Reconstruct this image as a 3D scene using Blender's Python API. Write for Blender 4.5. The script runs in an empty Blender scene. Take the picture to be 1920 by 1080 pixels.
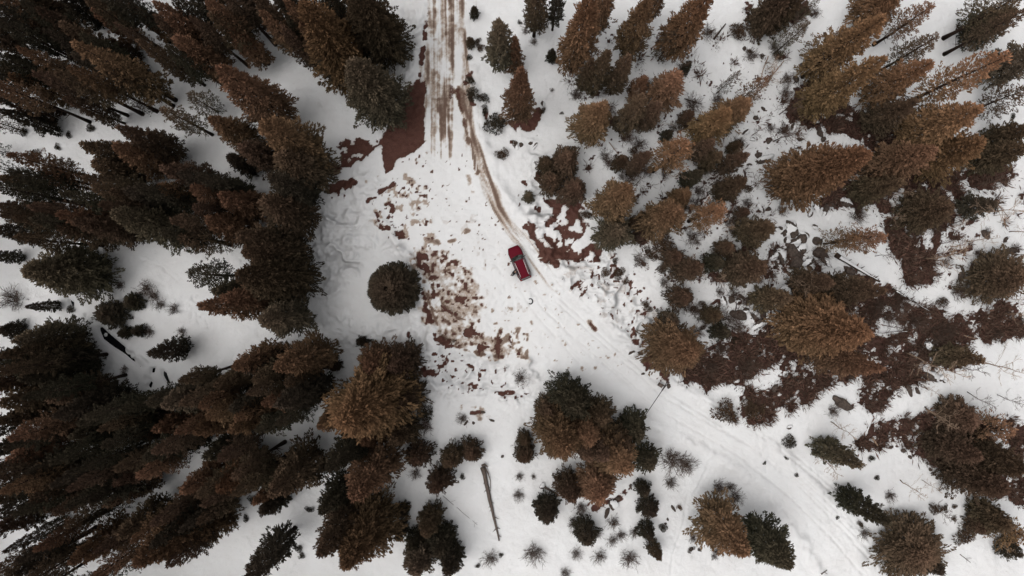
import bpy, math, random
import numpy as np
from math import radians as R, sin, cos, pi

sc = bpy.context.scene
col = sc.collection
# ------------------------------------------------------------------ camera, sky, sun, exposure
H = 92.8                 # height of the camera over the clearing (m)
F = 1280.0               # focal length in photo pixels (1920 wide)
cam = bpy.data.cameras.new('camera')
cam.sensor_width = 36.0
cam.lens = 36.0 * F / 1920.0
cam.clip_start = 0.5
cam.clip_end = 3000.0
camo = bpy.data.objects.new('camera', cam)
camo.location = (0, 0, H)
col.objects.link(camo)
sc.camera = camo

SUN_EL, SUN_AZ = 66.0, 200.0     # azimuth measured counter-clockwise from +X: light comes from the lower left
w = bpy.data.worlds.new('World')
sc.world = w
w.use_nodes = True
nt = w.node_tree
bg = nt.nodes['Background']
sky = nt.nodes.new('ShaderNodeTexSky')
sky.sky_type = 'NISHITA'
sky.sun_disc = False
sky.dust_density = 4.0
sky.sun_elevation = R(SUN_EL)
sky.sun_rotation = R(90.0 - SUN_AZ)
hs = nt.nodes.new('ShaderNodeHueSaturation')
hs.inputs['Saturation'].default_value = 0.12
nt.links.new(sky.outputs[0], hs.inputs['Color'])
nt.links.new(hs.outputs[0], bg.inputs[0])
bg.inputs[1].default_value = 0.15
sl = bpy.data.lights.new('sun', 'SUN')
sl.energy = 0.6
sl.angle = R(100)
sl.color = (1.0, 0.95, 0.89)
so = bpy.data.objects.new('sun', sl)
so.rotation_euler = (R(90.0 - SUN_EL), 0, R(SUN_AZ + 90.0))
col.objects.link(so)
sc.view_settings.view_transform = 'Standard'
sc.view_settings.look = 'None'
sc.view_settings.gamma = 1.0
sc.view_settings.exposure = 0.02
sc.cycles.max_bounces = 5
sc.cycles.diffuse_bounces = 0
sc.cycles.glossy_bounces = 2

rng = np.random.default_rng(7)
random.seed(7)

# ------------------------------------------------------------------ helpers
def px(x, y, h=0.0):
    """photo pixel -> world x, y at height h"""
    k = (H - h) / F
    return (x - 960.0) * k, (540.0 - y) * k

def fbm(X, Y, scale, octaves=3, seed=0, sx=1.0, sy=1.0):
    """fractal value noise in metres, mean 0, std about 1"""
    out = np.zeros_like(X); amp = 1.0; tot = 0.0
    for o in range(octaves):
        g = np.random.default_rng(seed * 131 + o * 17 + 5).standard_normal((128, 128))
        s = scale / 2 ** o
        u = X / (s * sx) + 37.3 * o; v = Y / (s * sy) + 11.9 * o
        iu = np.floor(u).astype(int); iv = np.floor(v).astype(int)
        fu = u - iu; fv = v - iv
        fu = fu * fu * (3 - 2 * fu); fv = fv * fv * (3 - 2 * fv)
        a = g[iu % 128, iv % 128]; b = g[(iu + 1) % 128, iv % 128]
        c = g[iu % 128, (iv + 1) % 128]; d = g[(iu + 1) % 128, (iv + 1) % 128]
        out += amp * ((a * (1 - fu) + b * fu) * (1 - fv) + (c * (1 - fu) + d * fu) * fv)
        tot += amp * amp; amp *= 0.55
    return out / (math.sqrt(tot) * 0.62)

def sstep(a, b, x):
    t = np.clip((x - a) / (b - a), 0, 1)
    return t * t * (3 - 2 * t)

def sd_poly(X, Y, P):
    """signed distance, positive inside"""
    d = np.full(X.shape, 1e18); ins = np.zeros(X.shape, bool); n = len(P)
    for i in range(n):
        ax, ay = P[i]; bx, by = P[(i + 1) % n]
        ex, ey = bx - ax, by - ay
        wx, wy = X - ax, Y - ay
        t = np.clip((wx * ex + wy * ey) / max(ex * ex + ey * ey, 1e-9), 0, 1)
        d = np.minimum(d, (wx - ex * t) ** 2 + (wy - ey * t) ** 2)
        c = (ay > Y) != (by > Y)
        with np.errstate(divide='ignore', invalid='ignore'):
            xi = ax + (Y - ay) * ex / (ey if abs(ey) > 1e-9 else 1e-9)
        ins ^= c & (X < xi)
    d = np.sqrt(d)
    return np.where(ins, d, -d)

def d_line(X, Y, P):
    """distance to a polyline and the running parameter 0..1"""
    d = np.full(X.shape, 1e18)
    for i in range(len(P) - 1):
        ax, ay = P[i]; bx, by = P[i + 1]
        ex, ey = bx - ax, by - ay
        wx, wy = X - ax, Y - ay
        t = np.clip((wx * ex + wy * ey) / max(ex * ex + ey * ey, 1e-9), 0, 1)
        d = np.minimum(d, (wx - ex * t) ** 2 + (wy - ey * t) ** 2)
    return np.sqrt(d)

def node_mat(name):
    m = bpy.data.materials.new(name); m.use_nodes = True
    return m, m.node_tree, m.node_tree.nodes['Principled BSDF']

def plain(name, color, rough=0.6, metal=0.0, noise=0.15, scale=8.0, spec=0.5, coat=0.0):
    m, t, b = node_mat(name)
    b.inputs['Roughness'].default_value = rough
    b.inputs['Metallic'].default_value = metal
    b.inputs['Specular IOR Level'].default_value = spec
    b.inputs['Coat Weight'].default_value = coat
    n = t.nodes.new('ShaderNodeTexNoise'); n.inputs['Scale'].default_value = scale; n.inputs['Detail'].default_value = 4
    tc = t.nodes.new('ShaderNodeTexCoord'); t.links.new(tc.outputs['Object'], n.inputs['Vector'])
    r = t.nodes.new('ShaderNodeMapRange')
    r.inputs[1].default_value = 0.3; r.inputs[2].default_value = 0.7
    r.inputs[3].default_value = 1 - noise; r.inputs[4].default_value = 1 + noise
    t.links.new(n.outputs['Fac'], r.inputs[0])
    v = t.nodes.new('ShaderNodeVectorMath'); v.operation = 'SCALE'
    v.inputs[0].default_value = color
    t.links.new(r.outputs[0], v.inputs['Scale'])
    t.links.new(v.outputs[0], b.inputs['Base Color'])
    return m

def link(name, me, parent=None, mat=None):
    o = bpy.data.objects.new(name, me); col.objects.link(o)
    if parent is not None: o.parent = parent
    if mat is not None and me is not None and len(me.materials) == 0: me.materials.append(mat)
    return o

def tag(o, label=None, cat=None, group=None, kind=None):
    if label: o['label'] = label
    if cat: o['category'] = cat
    if group: o['group'] = group
    if kind: o['kind'] = kind
    return o

def np_mesh(name, V, Q, smooth=False, attr=None, attrname='leafmix', mats=()):
    """mesh from numpy verts (n,3) and faces (m,k)"""
    me = bpy.data.meshes.new(name)
    V = np.ascontiguousarray(V, dtype=np.float32); Q = np.ascontiguousarray(Q, dtype=np.int32)
    k = Q.shape[1]
    me.vertices.add(len(V)); me.vertices.foreach_set('co', V.ravel())
    me.loops.add(Q.size); me.loops.foreach_set('vertex_index', Q.ravel())
    me.polygons.add(len(Q))
    me.polygons.foreach_set('loop_start', np.arange(0, Q.size, k, dtype=np.int32))
    me.polygons.foreach_set('loop_total', np.full(len(Q), k, dtype=np.int32))
    me.polygons.foreach_set('use_smooth', np.full(len(Q), smooth, dtype=bool))
    if attr is not None:
        a = me.attributes.new(attrname, 'FLOAT_COLOR', 'POINT')
        a.data.foreach_set('color', np.ascontiguousarray(attr, dtype=np.float32).ravel())
    for m in mats: me.materials.append(m)
    me.update(calc_edges=True); me.validate()
    return me

class MB:
    """collects tubes, boxes and lofts into ONE mesh"""
    def __init__(s): s.v = []; s.f = []
    def tube(s, pts, rad, n=6, cap=True):
        base = len(s.v); pts = [np.array(p, float) for p in pts]
        for i, p in enumerate(pts):
            d = pts[min(i + 1, len(pts) - 1)] - pts[max(i - 1, 0)]
            d = d / (np.linalg.norm(d) + 1e-9)
            a = np.cross(d, (0, 0, 1.0) if abs(d[2]) < 0.9 else (1.0, 0, 0)); a /= np.linalg.norm(a)
            b = np.cross(d, a)
            for k in range(n):
                t = 2 * pi * k / n
                s.v.append(tuple(p + rad[i] * (a * cos(t) + b * sin(t))))
        for i in range(len(pts) - 1):
            for k in range(n):
                k2 = (k + 1) % n
                s.f.append((base + i * n + k, base + i * n + k2, base + (i + 1) * n + k2, base + (i + 1) * n + k))
        if cap:
            s.f.append(tuple(base + k for k in reversed(range(n))))
            e = base + (len(pts) - 1) * n
            s.f.append(tuple(e + k for k in range(n)))
        return s
    def box(s, c, d, rz=0.0):
        b = len(s.v); c0, s0 = cos(rz), sin(rz)
        for dx in (-.5, .5):
            for dy in (-.5, .5):
                for dz in (-.5, .5):
                    x, y = dx * d[0], dy * d[1]
                    s.v.append((c[0] + x * c0 - y * s0, c[1] + x * s0 + y * c0, c[2] + dz * d[2]))
        for f in ((0, 1, 3, 2), (4, 6, 7, 5), (0, 4, 5, 1), (2, 3, 7, 6), (0, 2, 6, 4), (1, 5, 7, 3)):
            s.f.append(tuple(b + i for i in f))
        return s
    def grid(s, rows, close=False):
        """rows of equal length lists of points"""
        b = len(s.v); n = len(rows[0])
        for r in rows: s.v += [tuple(p) for p in r]
        for i in range(len(rows) - 1):
            for k in range(n if close else n - 1):
                k2 = (k + 1) % n
                s.f.append((b + i * n + k, b + i * n + k2, b + (i + 1) * n + k2, b + (i + 1) * n + k))
        return s
    def face(s, pts):
        b = len(s.v); s.v += [tuple(p) for p in pts]; s.f.append(tuple(range(b, b + len(pts)))); return s
    def mesh(s, name, mat=None, smooth=False):
        me = bpy.data.meshes.new(name); me.from_pydata(s.v, [], s.f)
        if smooth: me.polygons.foreach_set('use_smooth', np.ones(len(me.polygons), bool))
        if mat: me.materials.append(mat)
        me.update(); return me
    def build(s, name, mat, parent=None, smooth=False):
        return link(name, s.mesh(name, mat, smooth), parent)

# ------------------------------------------------------------------ ground: zones painted on the land itself
STEP = 0.16
GX = np.arange(-78, 78.01, STEP); GY = np.arange(-47, 47.01, STEP)
NX, NY = len(GX), len(GY)
X, Y = np.meshgrid(GX, GY, indexing='ij')
red = np.zeros_like(X); mud = np.zeros_like(X); lit = np.zeros_like(X)
hgt = fbm(X, Y, 16, 2, 1) * 0.22 + fbm(X, Y, 4, 2, 2) * 0.05
wp = lambda L: [px(*p) for p in L]
N1 = fbm(X, Y, 0.9, 3, 11); N2 = fbm(X, Y, 1.8, 3, 12); N3 = fbm(X, Y, 0.45, 2, 13)
NS = fbm(X, Y, 0.55, 3, 14, 1.0, 22.0) * .75 + fbm(X, Y, 3.0, 3, 15, 1.0, 2.0) * .6      # streaks along the upper road
def cov(noise, c, soft=0.25):
    """fraction c of the area, from a unit-variance noise"""
    c = min(max(c, 0.001), 0.999)
    thr = -math.sqrt(2) * 1.0 * float(_erfinv(2 * c - 1))
    return sstep(thr - soft, thr + soft, noise)
def _erfinv(y):
    a = 0.147; l = math.log(max(1 - y * y, 1e-12)); t = 2 / (pi * a) + l / 2
    return math.copysign(math.sqrt(math.sqrt(t * t - l / a) - t), y)
def window(P, m):
    xs = [p[0] for p in P]; ys = [p[1] for p in P]
    i0 = max(int((min(xs) - m - GX[0]) / STEP), 0); i1 = min(int((max(xs) + m - GX[0]) / STEP) + 2, NX)
    j0 = max(int((min(ys) - m - GY[0]) / STEP), 0); j1 = min(int((max(ys) + m - GY[0]) / STEP) + 2, NY)
    return slice(i0, i1), slice(j0, j1)
def zone(ch, L, c=1.0, edge=0.3, noise=None, en=0.35, strength=1.0, soft=0.25, erase=False):
    P = wp(L); s = window(P, 3)
    sd = sd_poly(X[s], Y[s], P) + en * (.75 * N2[s] + .30 * N1[s] + .30 * N3[s])
    m = sstep(-edge, edge, sd)
    if c < 0.995: m = m * cov((N1 if noise is None else noise)[s], c, soft)
    m = m * strength
    if erase: ch[s] *= (1 - m)
    else: ch[s] = np.maximum(ch[s], m)
def stroke(ch, L, width, c=1.0, edge=0.12, noise=None, en=0.1, strength=1.0, soft=0.25, erase=False):
    P = wp(L); s = window(P, width + 2)
    d = width / 2 - d_line(X[s], Y[s], P) + en * N1[s]
    m = sstep(-edge, edge, d)
    if c < 0.995: m = m * cov((N1 if noise is None else noise)[s], c, soft)
    m = m * strength
    if erase: ch[s] *= (1 - m)
    else: ch[s] = np.maximum(ch[s], m)
def groove(L, width, depth, en=0.05):
    P = wp(L); s = window(P, width + 1)
    d = d_line(X[s], Y[s], P) + en * N1[s]
    hgt[s] -= depth * np.exp(-(d / (width / 2)) ** 2)
    hgt[s] += 0.35 * depth * np.exp(-((d - width * 0.9) / (width / 2)) ** 2)

# --- red soil by the upper road
zone(red, [(762,168),(780,155),(797,152),(798,200),(796,250),(788,272),(765,285),(745,300),(735,318),(722,327),(718,300),(712,275),(725,240)], 1.0, 0.12, en=0.14)
zone(red, [(720,262),(712,290),(700,283),(684,305),(667,300),(655,322),(632,330),(618,325),(622,305),(642,292),(630,275),(650,262)], 0.72, 0.15, N1, 0.2)
stroke(red, [(676,312),(700,290),(714,276)], 0.6, 1, en=0.15, erase=True)
zone(red, [(616,350),(640,342),(660,338),(650,352),(640,366),(650,372),(625,372)], 0.7, 0.15)
stroke(red, [(798,52),(792,95),(786,140),(780,155)], 0.6, 0.85, strength=0.95)
stroke(red, [(804,20),(800,50)], 0.3, 0.6, strength=0.5)
stroke(red, [(768,160),(762,185),(755,200)], 0.3, 0.6)
# --- mud on the road: long streaks left by wheels and plough
NF = fbm(X, Y, 0.32, 2, 16, 1.0, 24.0); NG = fbm(X, Y, 4.0, 3, 17)
def streaks(L, base, amp, edge=1.5):
    P = wp(L); s = window(P, 3)
    sd = sd_poly(X[s], Y[s], P) + 0.55 * NS[s]
    m = sstep(-edge, edge, sd) * np.clip(base + amp * NF[s] + .22 * NG[s] + .10 * N3[s], 0, 1)
    ye = (540 - 232) * H / F + 1.9 * fbm(X[s], X[s] * 0, .55, 3, 18) + 1.2 * N2[s]
    m *= sstep(-3.2, 3.2, Y[s] - ye)
    mud[s] = np.maximum(mud[s], m)
streaks([(833,60),(846,38),(858,62),(862,22),(868,70),(873,130),(878,190),(890,250),(900,310),(886,300),(876,262),(862,238),(852,330),(826,330),(806,300),(800,200),(806,130),(818,95)], 0.70, 0.24)
streaks([(798,-30),(874,-30),(876,120),(884,300),(850,340),(806,330),(796,120)], 0.20, 0.24)
stroke(mud, [(858,165),(866,210),(875,250),(886,290),(896,325)], 0.7, 0.85, strength=1.0, noise=NS)
stroke(red, [(858,168),(864,205),(870,232)], 0.28, 0.7, strength=0.7)
stroke(red, [(845,150),(846,185)], 0.25, 0.6, strength=0.6)
def ruts(L, width, base, amp, seed, fade=0.25, bend=None):
    """streaks that follow a curved track: noise stretched along the way"""
    P = wp(L); s = window(P, max(width) + 2); Xs, Ys = X[s], Y[s]
    best = np.full(Xs.shape, 1e18); dv = np.zeros(Xs.shape); al = np.zeros(Xs.shape); run = 0.0
    for i in range(len(P) - 1):
        ax, ay = P[i]; bx, by = P[i + 1]; ex, ey = bx - ax, by - ay; ln = math.hypot(ex, ey)
        t = np.clip(((Xs - ax) * ex + (Ys - ay) * ey) / ln ** 2, 0, 1)
        q = (Xs - ax - ex * t) ** 2 + (Ys - ay - ey * t) ** 2
        k = q < best
        dv = np.where(k, ((Xs - ax) * ey - (Ys - ay) * ex) / ln, dv); al = np.where(k, run + t * ln, al); best = np.minimum(best, q); run += ln
    u = al / run; wv = np.interp(u, np.linspace(0, 1, len(width)), width) / 2
    nn = fbm(dv, al, 0.30, 2, seed, 1.0, 30.0); n2 = fbm(dv, al, 1.2, 2, seed + 1, 1.0, 5.0)
    m = sstep(0.35, -0.25, (np.sqrt(best) - wv + .18 * n2)) * np.clip(base + amp * nn + .15 * n2, 0, 1) * sstep(0, .08, u) * sstep(1, 1 - fade, u)
    mud[s] = np.maximum(mud[s], m)
ruts([(868,150),(874,190),(886,250),(900,300),(914,345),(932,390),(954,425),(985,460)], [2.2, 1.2, .9, 1.0, 1.9, 1.8, 1.2], 0.72, 0.25, 31)
ruts([(940,400),(962,432),(985,460),(1010,495),(1040,535),(1082,572)], [1.0, 1.7, 1.9, 1.5, .9], 0.34, 0.26, 33, .4)
ruts([(870,40),(874,120),(880,200),(892,265),(908,335),(935,400)], [.5, .5, .45, .45, .4], 0.6, 0.3, 35)
stroke(mud, [(893,262),(906,300),(912,330)], 0.25, 0.8, 0.08, strength=0.7)
stroke(mud, [(878,330),(886,358)], 0.5, 0.8, 0.25, strength=0.6)
stroke(mud, [(1105,605),(1128,632)], 0.45, 0.7, 0.15, strength=0.8)
stroke(red, [(1108,608),(1124,628)], 0.3, 0.5, 0.1, strength=0.7)
# --- churned patch beside the lone tree
BIG = [(775,478),(795,460),(828,468),(858,488),(880,512),(892,545),(900,572),(895,600),(905,622),(930,640),(985,655),(985,670),(930,668),(885,662),(845,645),(818,622),(806,592),(795,555),(790,520)]
zone(mud, BIG, 0.93, 0.8, N3 * .7 + N2 * .6, 0.6, 0.55, 1.6)
zone(mud, BIG, 0.22, 0.5, N3, 0.4, 1.0, 0.6)
zone(red, BIG, 0.05, 0.4, N3, 0.4, 0.9, 0.25)
for L_ in ([(778,486),(796,530),(803,560),(815,600),(830,630),(848,648),(900,664),(985,672)], [(812,545),(830,570),(850,590),(872,600)], [(800,510),(812,545),(840,578)], [(790,545),(808,575),(835,600),(850,625)]): stroke(mud, L_, 0.28, 0.75, 0.12, strength=1.0)
zone(red, [(800,470),(850,485),(885,530),(895,570),(860,575),(830,560),(820,520)], 0.13, 0.4, N3 * .8 + N1 * .5, 0.4, 0.9, 0.3)
zone(red, [(850,600),(900,630),(960,655),(930,662),(870,650)], 0.09, 0.4, N3 * .8 + N1 * .5, 0.4, 0.9, 0.3)
zone(red, [(780,480),(800,475),(812,500),(822,520),(832,540),(818,548),(806,530),(792,510)], 0.8, 0.2, en=0.3)
stroke(red, [(792,548),(802,580),(812,612),(820,632)], 0.55, 0.75, en=0.15)
stroke(red, [(820,628),(834,642),(846,648)], 0.7, 0.7)
stroke(red, [(812,520),(815,560),(835,580),(848,588)], 0.3, 0.7)
stroke(red, [(878,622),(892,630),(905,645),(918,652)], 0.9, 0.6, en=0.3)
stroke(mud, [(775,490),(792,530),(802,560)], 1.1, 0.8, 0.4, strength=0.7)
for i in range(7):
    x0 = 925 + i * 11; stroke(mud, [(x0 + 3, 606 + (i % 3) * 12), (x0 - 6, 640), (x0 - 4, 668)], 0.55, 0.45, 0.2, strength=0.8)
    if i % 2: stroke(red, [(x0 + 2, 622), (x0 - 4, 660)], 0.45, 0.35, 0.15, strength=0.8)
stroke(mud, [(800,448),(830,456),(852,450),(880,432)], 0.35, 0.5, 0.15, strength=0.8)
# --- dashes of dirt thrown over the clearing
zone(red, [(690,385),(735,345),(770,330),(812,400),(825,460),(790,480),(760,460),(730,430),(705,420)], 0.05, 0.3, N3, strength=0.8, soft=0.3)
zone(mud, [(690,385),(735,345),(770,330),(812,400),(825,460),(790,480),(760,460),(730,430),(705,420)], 0.25, 0.3, N1, strength=0.6, soft=0.5)
zone(red, [(720,310),(870,290),(960,430),(950,560),(900,520),(830,460)], 0.012, 0.3, N3, strength=0.7, soft=0.15)
stroke(red, [(690,378),(720,355),(748,335)], 0.4, 0.6, 0.1, en=0.12)
stroke(red, [(705,400),(715,425),(730,445)], 0.25, 0.5, 0.1)
stroke(red, [(742,420),(752,450)], 1.1, 0.3, 0.3)
stroke(red, [(730,390),(732,425)], 1.4, 0.3, 0.3)
# --- soil showing on the right of the road
zone(red, [(984,424),(1000,430),(1014,450),(1024,468),(1050,470),(1078,462),(1118,455),(1135,480),(1110,492),(1060,488),(1052,506),(1030,500),(1015,478),(998,452)], 0.9, 0.2, N1, 0.3)
zone(red, [(1020,372),(1050,358),(1085,385),(1095,440),(1070,462),(1035,462),(1022,440),(1030,400)], 0.6, 0.25, N1, 0.3)
zone(red, [(985,320),(1040,330),(1030,370),(1020,400),(985,400)], 0.08, 0.3, N1)
zone(red, [(1060,470),(1140,470),(1200,520),(1240,600),(1235,690),(1190,640),(1110,580),(1055,525)], 0.075, 0.3, N3, strength=0.85, soft=0.25)
zone(mud, [(1040,470),(1140,470),(1200,520),(1240,600),(1235,690),(1190,640),(1110,580),(1045,525)], 0.22, 0.4, N1, strength=0.35, soft=0.5)
stroke(red, [(1188,622),(1196,642)], 1.4, 0.55, 0.3)
stroke(red, [(1086,535),(1100,545)], 1.2, 0.5, 0.3)
zone(red, [(1195,655),(1225,648),(1232,690),(1255,712),(1235,708),(1210,700),(1205,680)], 0.5, 0.2, N1)
zone(red, [(950,226),(965,244),(1000,244),(1020,214),(1010,200),(985,220)], 0.95, 0.15)
zone(red, [(940,255),(1010,250),(1000,272),(950,275)], 0.07, 0.3, N1)
zone(red, [(878,130),(886,170),(905,200),(945,240),(935,248),(905,215),(876,170)], 0.25, 0.3, N1)
# --- lumps and soil in the lower middle
zone(red, [(775,640),(860,650),(905,690),(960,700),(990,735),(960,752),(880,735),(800,715),(770,690)], 0.06, 0.3, N3, strength=0.9, soft=0.25)
stroke(red, [(786,690),(800,698),(822,690),(828,682)], 0.7, 0.55, 0.2, en=0.25)
stroke(red, [(786,668),(800,660)], 0.6, 0.6, 0.2, en=0.2)
stroke(red, [(866,672),(885,685)], 0.7, 0.5, 0.2)
stroke(red, [(868,722),(892,726)], 0.6, 0.5, 0.2)
stroke(red, [(945,742),(960,735)], 0.8, 0.6, 0.2)
zone(mud, [(868,765),(905,760),(915,778),(880,785)], 0.6, 0.4, strength=0.7)
stroke(red, [(878,776),(898,774)], 0.5, 0.6, 0.2)
stroke(red, [(766,625),(768,640),(760,643)], 0.35, 1, 0.1)
zone(red, [(1095,945),(1105,958),(1125,960),(1148,950),(1150,935),(1120,940)], 0.9, 0.2)
stroke(red, [(1150,945),(1170,925),(1182,912)], 0.7, 0.8, 0.15)
# --- leaf litter and bare brush ground on the right
zone(lit, [(1535,390),(1565,345),(1625,330),(1720,320),(1800,320),(1870,300),(1920,330),(1850,352),(1795,345),(1802,385),(1775,420),(1765,460),(1740,490),(1755,515),(1735,535),(1700,535),(1690,500),(1670,455),(1655,420),(1640,380),(1610,400),(1590,380),(1570,392)], 0.84, 0.2, N3 * .55 + N1 * .55 + N2 * .45, 0.4)
zone(lit, [(1500,540),(1600,505),(1660,530),(1720,580),(1760,590),(1840,578),(1890,605),(1850,640),(1800,660),(1830,672),(1812,700),(1770,690),(1740,720),(1700,715),(1672,742),(1650,775),(1600,760),(1605,730),(1562,700),(1520,758),(1480,770),(1450,758),(1420,780),(1380,752),(1340,722),(1310,720),(1262,690),(1300,640),(1330,650),(1360,620),(1420,620),(1450,600),(1470,560)], 0.84, 0.2, N3 * .55 + N1 * .55 + N2 * .45, 0.4)
zone(lit, [(1360,770),(1390,750),(1420,780),(1450,765),(1460,790),(1420,800),(1370,785)], 0.6, 0.3)
zone(lit, [(1600,825),(1640,790),(1700,790),(1760,765),(1830,790),(1920,800),(1920,950),(1880,935),(1830,920),(1800,895),(1755,880),(1720,850),(1690,832),(1640,842)], 0.84, 0.2, N3 * .55 + N1 * .55 + N2 * .45, 0.4)
zone(lit, [(1850,570),(1920,560),(1920,625),(1880,640),(1860,615)], 0.84, 0.2, N3 * .55 + N1 * .55 + N2 * .45, 0.4)
zone(lit, [(1480,200),(1510,150),(1560,190),(1650,225),(1710,235),(1690,290),(1640,300),(1600,262),(1500,235)], 0.9, 0.25, en=0.35)
zone(lit, [(1200,410),(1225,430),(1235,455),(1200,460),(1180,450)], 0.8, 0.25)
zone(lit, [(1425,475),(1470,455),(1520,480),(1560,520),(1600,515),(1580,545),(1500,545),(1430,520)], 0.35, 0.3, N1)
zone(lit, [(1395,10),(1460,20),(1510,10),(1490,40),(1440,60),(1400,40)], 0.85, 0.25)
zone(lit, [(1740,480),(1800,470),(1830,440),(1800,430),(1760,445)], 0.35, 0.3)
zone(lit, [(1320,470),(1420,440),(1440,500),(1360,530),(1310,520)], 0.25, 0.3)
zone(lit, [(1560,280),(1680,300),(1640,340),(1560,330)], 0.9, 0.3)
for (x, y, a, b) in ((1367,735,26,16),(1432,712,34,18),(1666,613,30,16),(1604,718,14,12),(1590,735,30,5),(1683,372,12,20),(1738,448,10,22),(1600,742,12,10),(1470,700,8,6),(1640,678,7,5),(1757,655,9,7),(1512,792,60,24),(1545,640,6,4),(1782,440,6,10),(1805,450,5,8)):
    zone(lit, [(x + a * cos(t) * (1 + .2 * sin(3 * t + x)), y + b * sin(t) * (1 + .2 * cos(2 * t + y))) for t in np.linspace(0, 2 * pi, 12, endpoint=False)], 1, 0.15, en=0.25, erase=True)
# scattered needles and bare spots below the denser stands
zone(lit, [(1060,60),(1440,60),(1560,260),(1440,420),(1300,540),(1120,460),(1090,260)], 0.05, 0.5, N3 * .8 + N1 * .5, strength=0.8, soft=.3)
zone(lit, [(1200,560),(1480,520),(1480,640),(1380,640)], 0.07, 0.5, N1, strength=0.85)
zone(lit, [(1730,380),(1920,370),(1920,560),(1760,560)], 0.05, 0.5, N1, strength=0.8)
zone(mud, [(690,340),(800,270),(900,300),(960,440),(1080,600),(1180,700),(1000,690),(960,640),(900,560),(780,450)], 0.012, 0.5, N3, strength=0.6, soft=0.4)
zone(mud, [(690,330),(960,440),(1000,560),(960,640),(900,560),(780,450)], 0.05, 0.5, N1, strength=0.3, soft=0.4)

# snow round every bare patch is wet and tan
def blur(a, n):
    for _ in range(n):
        a = (a + np.roll(a, 1, 0) + np.roll(a, -1, 0) + np.roll(a, 1, 1) + np.roll(a, -1, 1)) / 5
    return a
mud = np.maximum(mud, np.clip(blur(red, 8) * .75 - .06, 0, .5))
mud = np.maximum(mud, np.clip(blur(lit, 6) * .55 - .08, 0, .35))
# --- relief
soil = np.clip(np.maximum(red, lit), 0, 1)
hgt -= 0.16 * soil
rough = np.zeros_like(X)
zone(rough, [(600,400),(680,310),(725,330),(700,380),(760,470),(690,480),(600,600),(640,660),(760,620),(780,740),(1000,760),(1050,730),(1000,690),(880,660),(790,600),(770,560),(690,600),(590,560),(570,470)], 1, 1.5)
zone(rough, [(700,30),(790,10),(785,150),(765,180),(740,140),(700,150)], 1, 1.0)
zone(rough, [(985,260),(1060,300),(1040,470),(1140,480),(1260,620),(1240,700),(1180,660),(1000,470)], 1, 1.0)
WX, WY = X + .8 * fbm(X, Y, 2.2, 2, 22), Y + .8 * fbm(X, Y, 2.2, 2, 23)
hgt += rough * (0.05 * N1 + 0.05 * N3 + 0.20 * fbm(WX, WY, 2.6, 4, 21, 1.6, 0.6)) + (1 - rough) * (0.018 * N1 + 0.012 * N3)
litter_bumps = lit * 0.10 * N1
hgt += litter_bumps
# churned clods in the soil patches
hgt += 0.05 * np.minimum(mud + red, 1) * N3
# berm right of the track and along the clearing
def berm(L, width, h):
    P = wp(L); s = window(P, width * 2)
    d = d_line(X[s], Y[s], P)
    hgt[s] += h * np.exp(-(d / width) ** 2) * (1 + 0.4 * N2[s])
berm([(884,130),(890,200),(915,290),(945,360),(985,415),(1030,480),(1085,545),(1150,610),(1200,670)], 0.9, 0.28)
berm([(788,20),(780,100),(766,170)], 0.8, 0.3)
berm([(700,380),(740,450),(775,500),(790,560),(815,625),(850,655),(930,675),(990,675)], 0.6, 0.42); berm([(812,540),(830,570),(850,590),(875,602)], 0.4, 0.25); berm([(770,480),(790,520),(806,560)], 0.5, 0.3)
berm([(760,690),(830,715),(900,745)], 0.7, 0.3)
def mound(x, y, r, h):
    cx, cy = px(x, y); hgt[:] += h * np.exp(-(((X - cx) ** 2 + (Y - cy) ** 2) / r ** 2))
for a in ((757,633,1.0,0.55),(735,628,1.3,0.3),(1035,745,2.0,0.4),(812,655,1.6,0.35),(875,690,1.8,0.3),(1085,500,1.6,0.35),(1130,560,1.6,0.3)): mound(*a)
berm([(1060,722),(1190,778),(1340,852),(1430,912),(1500,1010),(1560,1110)], 0.9, 0.30); berm([(1250,710),(1400,800),(1480,862),(1570,950),(1700,1090)], 0.8, 0.28)
for L in ([(1050,560),(1150,650),(1260,740),(1400,830),(1500,905),(1600,1000),(1670,1080)], [(1020,580),(1120,670),(1230,765),(1380,850),(1480,930),(1560,1010),(1620,1080)], [(990,530),(1015,575),(1060,620),(1120,680)], [(973,535),(1000,585),(1045,635),(1105,700)]):
    for dxy in ((0, 0), (22, -16)): stroke(mud, [(x + dxy[0], y + dxy[1]) for x, y in L], 0.45, 0.7, 0.3, strength=0.16, soft=.8)
# wheel tracks and footprints on the lower road
for L in ([(1050,560),(1150,650),(1260,740),(1400,830),(1500,905),(1600,1000),(1670,1080)], [(1020,580),(1120,670),(1230,765),(1380,850),(1480,930),(1560,1010),(1620,1080)], [(1470,870),(1540,930),(1600,990),(1650,1060)]):
    groove(L, 0.34, 0.09)
    groove([(x + 22, y - 16) for x, y in L], 0.34, 0.09)
groove([(990,530),(1015,575),(1060,620),(1120,680)], 0.35, 0.06); groove([(973,535),(1000,585),(1045,635),(1105,700)], 0.35, 0.06)
for L in ([(330,575),(360,560),(380,590),(400,640)], [(250,480),(300,500),(330,525)], [(1290,930),(1280,990),(1262,1040),(1258,1075)], [(830,935),(880,980),(935,1010)], [(880,0),(884,60)], [(815,0),(812,150)], [(828,0),(826,90)], [(850,0),(848,40)], [(1330,860),(1325,880),(1300,930)], [(1080,100),(1050,160),(1010,200)], [(620,230),(600,190)], [(360,560),(420,600),(470,610)], [(640,420),(700,470),(755,520)], [(660,380),(720,440),(775,510)]):
    groove(L, 0.3, 0.07)
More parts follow.
